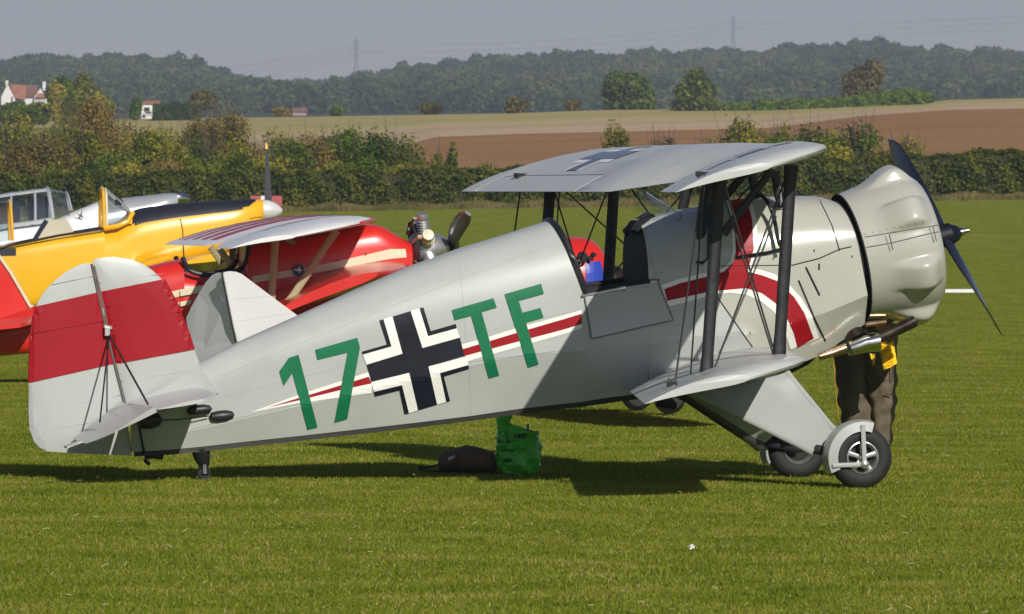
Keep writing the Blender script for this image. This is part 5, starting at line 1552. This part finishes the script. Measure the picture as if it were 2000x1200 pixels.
for s in (-1, 1):
    z0 = .62
    secs = []
    for v, c0, c1, dz in ((.2,1.15,-.15,0),(1.4,1.1,-.1,.03),(3.0,1.05,-.1,.03),(4.0,.95,-.05,.05),(4.35,.6,.1,.06)):
        up, lo = airfoil((c0, z0+dz), (c1, z0+dz-.09), .12, .03, 8)
        secs.append([Vector((p.x, s*v, p.z)) for p in up + lo[::-1][:-1]])
    MB().loft(secs).build('wing', RED, mono, True, 40)
    w3 = Vector((1.15, s*.45, .14))
    MB().lathe([(-.05,.04),(-.05,.10),(0,.14),(.05,.10),(.05,.04)], w3, w3+Vector((0,1,0)), 22, True).build('wheel', RUB, mono, True)
    MB().tube([w3, w3+Vector((-.1,0,.4))], .04, 8).build('gear_leg', RED, mono)
    MB().loft([[Vector((x, s*.05, z)) for x, z in ((-2.9,.52),(-3.5,.50),(-3.5,.49),(-2.9,.50))],[Vector((x, s*.9, z)) for x, z in ((-3.0,.52),(-3.4,.50),(-3.4,.49),(-3.0,.50))]]).build('tailplane', SIL, mono)

# ---- yellow trainer
YEL = mat('golden yellow enamel', (.80,.43,.012), .28, var=.03, coat=.5)
AGL = mat('anti glare black', (.018,.018,.026), .45, var=.2, bump=.05)
Yf = Frame((300 - 1000) / FPX * 95, 95, 7, ground(-5, 95))
yt = empty('trainer_aircraft', Yf.matrix(), 'yellow two seat trainer with black nose top and open cockpit at the left', 'aircraft')
ybody, ytree, _ = body_loft(Yf, [(-420,560,600,.10),(-250,530,615,.24),(-100,506,618,.36),(0,487,610,.42)], 'rear_fuselage', YEL, yt, 3.0, 4, 32)
# sides below the long open cockpit, then the nose
body_loft(Yf, [(0,480,610,.42),(60,470,604,.43),(120,460,592,.43),(200,449,575,.43)], 'cockpit_side', YEL, yt, 6, 3, 40)
yn, yntree, Dn = body_loft(Yf, [(198,444,575,.43),(225,436,566,.43),(252,416,556,.42),(275,407,545,.41),(330,399,530,.39),(400,393,512,.36),(460,390,490,.31),(498,389,455,.22),(513,391,433,.145)], 'nose', [YEL, AGL], yt, 2.5, 8, 60)
me = yn.data
invm = Yf
def ppx(p):
    """picture column and row of a point on the thing (used to place painted panels)"""
    X = Yf.O[0] + p.x*Yf.F[0] + p.y*Yf.L[0]; Y = Yf.O[1] + p.x*Yf.F[1] + p.y*Yf.L[1]; Z = p.z + Yf.oz - CAMH
    dep = Y*math.cos(PITCH) - Z*math.sin(PITCH)
    return 1000 + FPX*X/dep, 600 - FPX*(Y*math.sin(PITCH) + Z*math.cos(PITCH))/dep
for f in me.polygons:
    c = Vector(f.center); c.y = -abs(c.y)
    x, y_ = ppx(c)
    lim = ip(x, [(246,350),(252,441),(300,433),(400,419),(470,409),(488,402),(500,392),(506,380)])
    if 249 < x < 503 and y_ < lim: f.material_index = 1
ys = Yf.P(515,411,0)
sp4 = MB().lathe([(-.02,.135),(.02,.138),(.08,.128),(.15,.100),(.21,.06),(.245,.02),(.25,0)], ys, ys + Vector((1,0,-.03)), 26).build('spinner', SIL, yt, True)
MB().loft([[ys + Vector((.06 + a*(.048-.03*t), b*(.03 - .02*t), .10 + .76*t)) + Vector((-.02*t,0,0)) - Vector((0,0,0)) for a, b in ((-1,-1),(1,-.6),(1,1),(-1,.6))] for t in (0,.25,.5,.75,.93)]).build('blade', AGL, sp4, True)
bt = ys + Vector((.04, 0, .80)); MB().loft([[bt + Vector((a*.02, b*.018, 0)) for a, b in ((-1,-1),(1,-1),(1,1),(-1,1))],[bt + Vector((a*.006-.01, b*.006, .08)) for a, b in ((-1,-1),(1,-1),(1,1),(-1,1))]]).build('blade_tip', YEL, sp4)
MB().loft([[ys + Vector((.06 + a*.02, b*(.045 - .03*t), -.10 - .76*t)) for a, b in ((-1,-1),(1,-.6),(1,1),(-1,.6))] for t in (0,.5,1)]).build('blade', AGL, sp4, True)
def arch(fr, x_lo, y_lo, x_hi, y_hi, w, r, name, m, par, flat=1.0, n=10, k=2.6):
    a = fr.P(x_lo, y_lo, 0); b = fr.P(x_hi, y_hi, 0); pts = []
    for i in range(-n, n + 1):
        q = math.pi / 2 * i / n
        yv = math.copysign(abs(math.sin(q)) ** (2/k), q) * w; t = abs(math.cos(q)) ** (2/k)
        pts.append(Vector((a.x + (b.x-a.x)*t, yv, a.z + (b.z-a.z)*t)))
    MB().tube(pts, r, 8, flat=flat, flatdir=(1,0,0)).build(name, m, par, True)
    return pts
f1 = arch(Yf, 199,446,199,367, .38, .022, 'windscreen_frame', YEL, yt, .9)
f1b = arch(Yf, 205,446,205,369, .37, .018, 'windscreen_frame', CREAM, yt)
f2 = arch(Yf, 250,438,252,416, .36, .03, 'windscreen_base', YEL, yt)
MB().loft([f1, f2], closed=False).build('windscreen', glass('scratched perspex', alpha=.22), yt, True)
for s in (-1,1): MB().tube([f1[0 if s<0 else -1]+Vector((0,0,.0)), Yf.P(228,441,0)+Vector((0,s*.42,0)), Yf.P(246,432,0)+Vector((0,s*.41,0)), Yf.P(256,415,0)+Vector((0,s*.32,0))], .032, 8).build('windscreen_base', YEL, yt, True)
for s in (-1,1): MB().tube([Yf.P(207,372,0)+Vector((0,s*.24,0)), Yf.P(232,393,0)+Vector((0,s*.30,0)), Yf.P(254,417,0)+Vector((0,s*.30,0))], .014, 6).build('windscreen_frame', SILM if 'bright silver paint' in MATS else ALU, yt, True)
c1 = arch(Yf, 22,470,18,393, .38, .024, 'canopy_frame', YEL, yt, .8)
c0_ = arch(Yf, -70,482,-70,398, .36, .03, 'canopy_frame', YEL, yt)
MB().loft([c0_, c1], closed=False).build('canopy', GLS, yt, True)
for s in (-1,1):
    MB().tube([Yf.P(-10,488,0)+Vector((0,s*.44,0)), Yf.P(22,478,0)+Vector((0,s*.44,0)), Yf.P(110,460,0)+Vector((0,s*.44,0)), Yf.P(198,446,0)+Vector((0,s*.43,0))], .016, 6).build('cockpit_rail', DARK, yt)
sb = MB().prism([Yf.P(x,y,0) for x,y in ((66,468),(88,430),(128,428),(142,452),(120,462))], (0,.5,0)).build('seat', mat('cream seat', (.48,.45,.36), .7, var=.05), yt)
MB().tube([Yf.P(68,468,-.27), Yf.P(80,448,-.27), Yf.P(91,431,-.27)], .03, 8).build('seat_padding', mat('navy padding', (.01,.015,.05), .6), yt, True)
MB().lathe([(0,.05),(.05,.06),(.1,.02)], Yf.P(232,401,0), Yf.P(232,401,0)+Vector((0,0,1)), 10, True).build('mirror', DARK, yt, True)
MB().box(Yf.P(5,492,-.43), (.35,.01,.09)).build('step_panel', AGL, yt)
def yseam(pl, r=.006, m=None):
    out = []; cy = Yf.cam_local()
    for (x0,y0),(x1,y1) in zip(pl, pl[1:]):
        for i in range(8):
            x = x0+(x1-x0)*i/8; y_ = y0+(y1-y0)*i/8; g = Yf.P(x,y_,-.4); d = (g-cy).normalized(); h = yntree.ray_cast(cy, d)
            if h[0] is not None: out.append(h[0]-d*.003)
    if len(out) > 1: MB().tube(out, r, 4).build('panel_seam', m or mat('brown seam', (.25,.10,.01), .6), yt)
yseam([(352,428),(357,450),(358,480)], .008); yseam([(358,480),(360,525)], .008, DARK); yseam([(487,428),(500,425),(514,424)])
for i in range(14): yseam([(262+i*6.5,438-i*.9),(263.5+i*6.5,438-i*.9)], .006, CREAM)
# wing stubs, fairing and undercarriage of the yellow trainer
MB().tube([Yf.P(255,548,-.45), Yf.P(290,514,-.6), Yf.P(335,502,-.7)], [.06,.07,.04], 10).build('wing_fairing', YEL, yt, True)
for s in (-1,1):
    secs = []
    for v, le_, te_ in ((.38,1.0,-1.0),(2.5,.95,-.7),(4.6,.85,-.3),(5.0,.6,-.1)):
        up, lo = airfoil((le_, .62 + v*.06), (te_, .50 + v*.06), .13, .02, 8); secs.append([Vector((p.x, s*v, p.z)) for p in up + lo[::-1][:-1]])
    MB().loft(secs).build('wing', YEL, yt, True, 40)
    w4 = Vector((.9, s*1.2, .22)); MB().lathe([(-.07,.08),(-.08,.15),(0,.22),(.08,.15),(.07,.08)], w4, w4+Vector((0,1,0)), 20, True).build('wheel', RUB, yt, True)
    MB().tube([w4, w4+Vector((0,0,.5))], .05, 8).build('gear_leg', YEL, yt)

# ---- silver and white trainer behind the yellow one
SILM = mat('bright silver paint', (.62,.63,.64), .24, metal=.55, var=.03, coat=.3)
WHT = mat('glossy white paint', (.78,.78,.77), .25, coat=.5)
Sf = Frame((150 - 1000) / FPX * 112, 112, 7, ground(-6, 112))
stn = empty('trainer_aircraft', Sf.matrix(), 'silver and white trainer with a closed glass canopy, furthest of the parked aircraft', 'aircraft')
body_loft(Sf, [(-300,500,540,.12),(-120,470,545,.30),(0,444,540,.40),(60,436,532,.42),(112,430,525,.42)], 'rear_fuselage', WHT, stn, 3, 4, 32)
body_loft(Sf, [(110,428,525,.42),(150,411,515,.42),(192,394,500,.40)], 'fuselage_deck', WHT, stn, 2.6, 4, 32)
body_loft(Sf, [(190,393,498,.40),(235,388,480,.38),(290,382,455,.33),(325,378,430,.26),(346,378,406,.17)], 'nose', SILM, stn, 2.4, 5, 32)
s5 = Sf.P(346,388,0)
p5 = MB().lathe([(-.01,.125),(.05,.12),(.13,.08),(.19,.02),(.195,0)], s5, s5+Vector((1,0,-.08)), 20).build('spinner', CHROME, stn, True)
MB().loft([[s5+Vector((.05+a*.015-.22*t, b*.04*(1-.7*t), .06+.16*t)) for a,b in ((-1,-1),(1,-1),(1,1),(-1,1))] for t in (0,.5,1)]).build('blade', DARK, p5, True)
A_ = [arch(Sf, x0,y0,x1,y1, w_, r_, 'canopy_frame', SILM, stn, 1, 8, 3) for x0,y0,x1,y1,w_,r_ in ((-40,446,-40,388,.36,.02),(18,438,20,378,.38,.02),(66,432,66,372,.38,.022),(100,427,92,369,.38,.035),(138,412,130,376,.30,.015))]
for a, b in zip(A_, A_[1:]): MB().loft([a, b], closed=False).build('canopy_glass', GLS, stn, True)
MB().loft([a_[6:11] for a_ in A_[:4]], closed=False).build('canopy_roof', SILM, stn, True).location.z = .012
for s in (-1,1):
    MB().tube([Sf.P(x,y,0)+Vector((0,s*.39,0)) for x,y in ((-40,446),(18,440),(66,434),(100,428))], .03, 6).build('canopy_rail', SILM, stn)
    MB().tube([Sf.P(x,y,0)+Vector((0,s*.20,0)) for x,y in ((-40,391),(20,381),(92,372))], .025, 6).build('canopy_rail', SILM, stn)
MB().box(Sf.P(75,412,0), (.28,.45,.45)).build('seat', DARK, stn)
MB().box(Sf.P(20,418,0), (.28,.45,.4)).build('seat', DARK, stn)
bp = Sf.P(156,420,-.425)
MB().prism([bp+Vector((x*.02,0,z*.02)) for x,z in ((-3,2),(0,0),(2,4),(1.5,0),(3,-3),(0,-1.2))], (0,.006,0)).build('emblem', mat('dark grey marking', (.06,.06,.07), .5), stn)
for s in (-1,1):
    secs = []
    for v, le_, te_ in ((.38,1.0,-1.0),(3,.9,-.6),(5.0,.6,-.1)):
        up, lo = airfoil((le_, .62 + v*.06), (te_, .50 + v*.06), .13, .02, 8); secs.append([Vector((p.x, s*v, p.z)) for p in up + lo[::-1][:-1]])
    MB().loft(secs).build('wing', WHT, stn, True, 40)
    w4 = Vector((.9, s*1.2, .22)); MB().lathe([(-.07,.08),(-.08,.15),(0,.22),(.08,.15),(.07,.08)], w4, w4+Vector((0,1,0)), 20, True).build('wheel', RUB, stn, True)
    MB().tube([w4, w4+Vector((0,0,.5))], .05, 8).build('gear_leg', WHT, stn)

# ================================================================== person behind the engine
PD = 46.6
def pw(px, py, dy=0.0):
    return W(px, py, PD + dy)
pg = ground(pw(1690,900).x, PD)
pers = empty('person', Matrix.Translation((pw(1690,900).x, PD, pg)), 'person in olive brown work trousers standing behind the engine cowling', 'person')
Mi = pers.matrix_world.inverted()
def L_(px, py, dy=0.0): return Mi @ pw(px, py, dy)
def skin(name, verts, edges, radii, m, parent, sub=2, root=0):
    me = bpy.data.meshes.new(name); me.from_pydata([tuple(v) for v in verts], edges, [])
    o = link(name, me, m, parent)
    md = o.modifiers.new('skin', 'SKIN'); md.use_smooth_shade = True
    sv_ = me.skin_vertices[0].data
    for i, r in enumerate(radii):
        sv_[i].radius = (r if isinstance(r, tuple) else (r, r)); sv_[i].use_root = (i == root)
    ss = o.modifiers.new('sub', 'SUBSURF'); ss.levels = sub; ss.render_levels = sub
    return o
SKINM = mat('skin', (.52,.30,.21), .55, var=.06, vscale=20)
TROU = mat('olive brown trousers', (.12,.095,.060), .85, var=.22, vscale=6, bump=.5, bscale=14)
SHIRT = mat('dark green pullover', (.03,.04,.03), .9, var=.2, bump=.4, bscale=40)
BOOT = mat('black boots', (.02,.02,.02), .5)
HAIR = mat('brown hair', (.05,.03,.015), .8, var=.3, vscale=30)
# body: one continuous surface (skin)
V = [L_(1697,640), L_(1694,590), L_(1690,530), L_(1684,478), L_(1682,455), L_(1681,432), L_(1681,408),          # 0-6 spine, neck, head
     L_(1714,655,-.03), L_(1728,775,-.05), L_(1714,885,0), L_(1728,918,-.06),                                    # 7-10 right leg
     L_(1672,655,.05), L_(1670,770,-.02), L_(1680,885,.05), L_(1698,918,.0),                                     # 11-14 left leg
     L_(1706,492,-.16), L_(1726,560,-.36), L_(1726,628,-.56),                                                    # 15-17 near arm, hand by the cloth
     L_(1664,492,.16), L_(1700,540,.2), L_(1745,520,.1)]                                                       # 18-20 far arm on the engine
Ed = [(0,1),(1,2),(2,3),(3,4),(4,5),(5,6),(0,7),(7,8),(8,9),(9,10),(0,11),(11,12),(12,13),(13,14),(3,15),(15,16),(16,17),(3,18),(18,19),(19,20)]
Rd = [.13,.125,.15,.10,.055,.09,.085,.085,.055,.04,.035,.085,.055,.04,.035,.06,.042,.028,.06,.042,.028]
skin('body', V, Ed, Rd, SKINM, pers)
# trousers: waist and two creased legs, a mesh tube each joined at the hip
def cloth_leg(pts, rr_, seed):
    P_ = spline(pts, 10); n = len(P_); secs = []
    rg = random.Random(seed); ph = [rg.random()*6 for _ in range(6)]
    for i, p in enumerate(P_):
        t = i / (n - 1); r = ip(t, rr_)
        row = []
        for k in range(28):
            a = 2*math.pi*k/28
            w_ = .010*math.sin(t*46 + 2.2*math.sin(a+ph[0]) + ph[1]) * (.4 + .6*math.exp(-((t-.52)/.16)**2) + .9*math.exp(-((t-1)/.12)**2)) + .008*math.sin(3*a+ph[2]+t*9) + .006*math.sin(5*a-t*17+ph[3])
            row.append(p + Vector((math.cos(a)*(r+w_), math.sin(a)*(r+w_)*.95, 0)))
        secs.append(row)
    return secs
tr = MB()
tr.loft(cloth_leg([L_(1680,632,.03), L_(1670,690,.02), L_(1668,770,-.02), L_(1676,835,.0), L_(1682,900,.04)], [(0,.13),(.25,.118),(.5,.105),(.75,.098),(1,.098)], 3))
tr.loft(cloth_leg([L_(1708,632,-.02), L_(1716,690,-.03), L_(1724,770,-.05), L_(1719,835,-.03), L_(1713,900,0)], [(0,.13),(.25,.115),(.5,.09),(.75,.072),(1,.07)], 8))
tr.loft([[q for q in row] for row in cloth_leg([L_(1694,600,0), L_(1694,625,0), L_(1694,660,0)], [(0,.155),(.5,.165),(1,.15)], 5)])
tr.build('trousers', TROU, pers, True, 60)
# pocket flap seams on the near leg
for pl in ([(1727,690),(1744,695),(1742,745),(1726,742)], [(1728,770),(1744,772)]):
    MB().tube([L_(x,y,-.16) for x,y in pl], .004, 5).build('pocket_seam', mat('trouser seam', (.04,.032,.02), .9), pers)
MB().loft([[L_(x+math.cos(a)*r*34, y+math.sin(a)*0, math.sin(a)*r*.13) for a in [2*math.pi*k/20 for k in range(20)]] for x,y,r in ((1695,628,1.25),(1694,590,1.2),(1690,530,1.35),(1685,490,1.35),(1683,470,.7))]).build('pullover', SHIRT, pers, True, 60)
for pts_ in ([L_(1704,490,-.15), L_(1726,560,-.36), L_(1726,618,-.53)], [L_(1664,490,.15), L_(1700,540,.26), L_(1740,522,.22)]):
    MB().tube(spline(pts_, 5), .062, 12, r2=.045).build('sleeve', SHIRT, pers, True)
for i, h_ in enumerate((L_(1727,634,-.58), L_(1752,518,.21))):
    dn = Vector((0,0,-1)) if i == 0 else Vector((1,0,.1)).normalized()
    sd = Vector((1,0,0)) if i == 0 else Vector((0,0,1))
    for k in range(4):
        b0 = h_ + sd * (.018*(k-1.5)); l_ = (.032,.038,.035,.026)[k]
        skin('finger', [b0, b0+dn*l_, b0+dn*(l_*1.6)+Vector((0,-.014,0)), b0+dn*(l_*1.9)+Vector((0,-.03,0))], [(0,1),(1,2),(2,3)], [.010,.009,.008,.007], SKINM, pers, 1)
    skin('thumb', [h_+sd*-.03+dn*-.03, h_+sd*-.05+dn*.0+Vector((0,-.015,0)), h_+sd*-.045+dn*.03+Vector((0,-.03,0))], [(0,1),(1,2)], [.012,.011,.009], SKINM, pers, 1)
hd = L_(1681,412)
MB().lathe([(-.11,.0),(-.10,.05),(-.04,.093),(.03,.102),(.08,.085),(.115,.04),(.125,0)], hd+Vector((-.01,0,.02)), hd+Vector((-.01,0,1.02)), 20).build('hair', HAIR, pers, True)
for s in (-1,1):
    MB().lathe([(-.012,0),(-.006,.011),(0,.012),(.004,0)], hd+Vector((.09, s*.03, -.01)), hd+Vector((1.09, s*.03,-.01)), 10).build('eye', mat('eye white', (.7,.7,.7), .3), pers)
MB().prism([hd+Vector((.10,0,.0)), hd+Vector((.125,0,-.045)), hd+Vector((.09,0,-.05))], (0,.022,0)).build('nose', SKINM, pers)
MB().box(hd+Vector((.098,0,-.075)), (.012,.045,.008)).build('mouth', mat('lip', (.35,.12,.10), .5), pers)
for x, y, dy in ((1690,905,0),(1668,905,.05)):
    a = L_(x,y,dy); MB().loft([[Vector((a.x+u_, a.y+v_*w_, z_*h_)) for v_, z_ in ((-1,0),(1,0),(1,.7),(.5,1),(-.5,1),(-1,.7))] for u_, w_, h_ in ((-.07,.035,.11),(0,.045,.13),(.05,.048,.09),(.10,.045,.065),(.13,.025,.04))]).build('boot', BOOT, pers, True, 60)
# yellow ribbed cloth in the hand
def ribbed(corners, n, dpt, name, par):
    a, b, c, d = corners; g = []
    for i in range(n + 1):
        t = i / n; l = a.lerp(d, t); r = b.lerp(c, t)
        off = Vector((0, dpt * (1 if i % 2 else -1), 0))
        g.append([l.lerp(r, k/4) + off + Vector((0, .006*math.sin(k*1.3+i*.4), .003*math.sin(k*2+i))) for k in range(5)])
    o = MB().loft(g, closed=False).build(name, mat('yellow ribbed cloth', (.90,.60,.02), .7, var=.08, vscale=30), par, True, 20)
    sm = o.modifiers.new('thick', 'SOLIDIFY'); sm.thickness = .004
    return o
cp = W(1735,690,45.98)
clo = empty('cloth', Matrix.Translation(cp), 'yellow ribbed cloth hanging from the hand below the engine', 'cloth')
cq = lambda x, y, d=45.98: W(x, y, d) - cp
ribbed([cq(1716,677), cq(1745,665), cq(1752,711), cq(1726,724)], 20, .006, 'fold', clo)
ribbed([cq(1711,667), cq(1731,660), cq(1732,674), cq(1714,680)], 7, .005, 'fold', clo)
ribbed([cq(1699,692,46.05), cq(1710,692,46.05), cq(1708,712,46.05), cq(1705,714,46.05)], 5, .004, 'fold', clo)

# ================================================================== bags on the grass
def ranch(px, py, D):
    p = W(px, py, D); return p
bD = 46.6
gz0 = ground(W(900,930,bD).x, bD)
bb = empty('brown_bag', Matrix.Translation((W(900,930,bD).x, bD, gz0)), 'dark brown cloth bag lying on its side left of the green carrier bag', 'bag')
BRN = mat('dark brown canvas', (.14,.09,.05), .85, var=.3, vscale=9, bump=.4, bscale=25)
sB_ = FPX / bD
secs = []
xs_ = [855,860,872,890,910,930,950,963,970,972]
tops = [908,899,891,886,883,884,888,896,908,916]
for i, (x, t) in enumerate(zip(xs_, tops)):
    X = (x - 900) / sB_; zt = (936 - t) / sB_; zb = .0 if 0 < i < 9 else .05
    wv = [.02,.08,.13,.16,.17,.17,.15,.11,.06,.02][i]
    row = []
    for k in range(20):
        a = 2*math.pi*k/20
        z = (zt+zb)/2 + math.cos(a)*(zt-zb)/2; y_ = math.sin(a)*wv
        wob = .008*math.sin(3*a+i*1.7) + .006*math.sin(i*2.1+a*2)
        row.append(Vector((X, y_*(1+wob*6), max(.0, z+wob))))
    secs.append(row)
MB().loft(secs).build('body', BRN, bb, True, 60)
MB().tube(spline([Vector(((857-900)/sB_,-.06,.06)), Vector(((845-900)/sB_,-.10,.05)), Vector(((832-900)/sB_,-.12,.04)), Vector(((820-900)/sB_,-.1,.045)), Vector(((830-900)/sB_,-.14,.02)), Vector(((860-900)/sB_,-.16,.02))], 5), .012, 6, flat=.5).build('strap', DARK, bb, True)
MB().prism([Vector(((874-900)/sB_,-.135,.105)), Vector(((889-900)/sB_,-.16,.125)), Vector(((888-900)/sB_,-.162,.105)), Vector(((876-900)/sB_,-.14,.085))], (0,.006,0)).build('buckle', ALU, bb)

gD = 46.5
gx = W(1013,937,gD)
gb = empty('green_carrier_bag', Matrix.Translation((gx.x, gD, ground(gx.x, gD))), 'full bright green plastic carrier bag with dark printing, standing under the fuselage', 'bag')
GRN = mat('thin green plastic', (.09,.60,.03), .3, var=.2, vscale=12, bump=.45, bscale=18, coat=.2)
gs = FPX / gD
prof_l = [(937,985),(930,974),(918,970),(900,969),(880,968),(865,969),(856,971),(845,973),(838,973),(828,972),(823,976),(819,981)]
prof_r = [(937,1042),(930,1050),(918,1055),(900,1058),(880,1057),(865,1050),(856,1052),(850,1052)]
V2 = []; secs = []
N_ = 34
for j, (yy_, xl) in enumerate(prof_l):
    z = (937 - yy_) / gs
    if yy_ >= 850: xr = ip(-yy_, [(-a, b) for a, b in prof_r])
    else: xr = xl + (26 if yy_ > 826 else 22)
    if 845 <= yy_ < 856: xr = 1010
    if yy_ < 845: xr = {838:997, 828:998, 823:999, 819:993}[yy_]
    cx = ((xl + xr) / 2 - 1013) / gs; rx = (xr - xl) / 2 / gs
    ry = rx * (.78 if yy_ >= 856 else .35)
    row = []
    for k in range(N_):
        a = 2*math.pi*k/N_
        w_ = 1 + .09*math.sin(5*a+j*1.9) + .04*math.sin(9*a-j*2.7) + .03*math.sin(13*a+j)
        row.append(Vector((cx + math.cos(a)*rx*(1+(w_-1)*.5), math.sin(a)*ry*w_, z + .010*math.sin(4*a+j))))
    secs.append(row)
from mathutils import noise as mn
fine = []
for i in range(len(secs) - 1):
    for j in range(4):
        fine.append([secs[max(0,i-1)][k]*0 + secs[i][k].lerp(secs[i+1][k], j/4) for k in range(N_)])
fine.append(secs[-1])
for row in fine:
    c_ = sum(row, Vector()) / len(row)
    for k in range(N_):
        p = row[k]; d = (p - c_); d.z = 0
        cr = abs(mn.noise(p * 16)) * .5 + abs(mn.noise(Vector((p.x*9, p.y*9, p.z*30)))) * .35 + abs(mn.noise(p * 45)) * .12
        row[k] = p + d.normalized() * (-.045 * cr + .012)
gmb = MB().loft(fine)
gmb.build('bag_skin', GRN, gb, True, 30)
gtree = BVHTree.FromPolygons([tuple(v) for v in gmb.V], gmb.F)
# torn rim flap on the right
MB().loft([[Vector(((x-1013)/gs, y_, (937-z)/gs)) for x, z, y_ in ((1008,852,-.02),(1022,857,-.03),(1036,853,-.03),(1052,850,-.01),(1050,868,-.04),(1020,872,-.06))],[Vector(((x-1013)/gs, y_, (937-z)/gs)) for x, z, y_ in ((1008,854,-.03),(1022,859,-.04),(1036,855,-.04),(1051,852,-.02),(1049,869,-.05),(1020,873,-.07))]]).build('handle_flap', GRN, gb, True)
MB().tube([Vector(((1030-1013)/gs,.02,(937-856)/gs)), Vector(((1031-1013)/gs,.02,(937-838)/gs))], [.02,.028], 8, flat=.4).build('bottle_top', mat('pale blue plastic', (.3,.36,.45), .4), gb, True)
def print_on(txt, px, py, size, bold=False):
    cu = bpy.data.curves.new('print', 'FONT'); cu.body = txt; cu.size = size; cu.offset = .0022 if bold else .0006; cu.resolution_u = 3
    ob = bpy.data.objects.new('print_tmp', cu); C.objects.link(ob)
    dg = bpy.context.evaluated_depsgraph_get(); me_ = bpy.data.meshes.new_from_object(ob.evaluated_get(dg))
    bpy.data.objects.remove(ob)
    for v in me_.vertices:
        x = (px - 1013)/gs + v.co.x; z = (937 - py)/gs + v.co.y
        h = gtree.ray_cast(Vector((x, -1, z)), Vector((0,1,0)))
        v.co = Vector((x, (h[0].y if h[0] is not None else -.08) - .003, z))
    return link('printing', me_, mat('dark green print', (.008,.05,.008), .5), gb)
print_on('r is', 975, 857, .040); print_on('an &', 971, 874, .045); print_on('over', 981, 892, .045); print_on('ain.', 984, 911, .045); print_on('KIND', 1003, 864, .036, True)
print('script done')
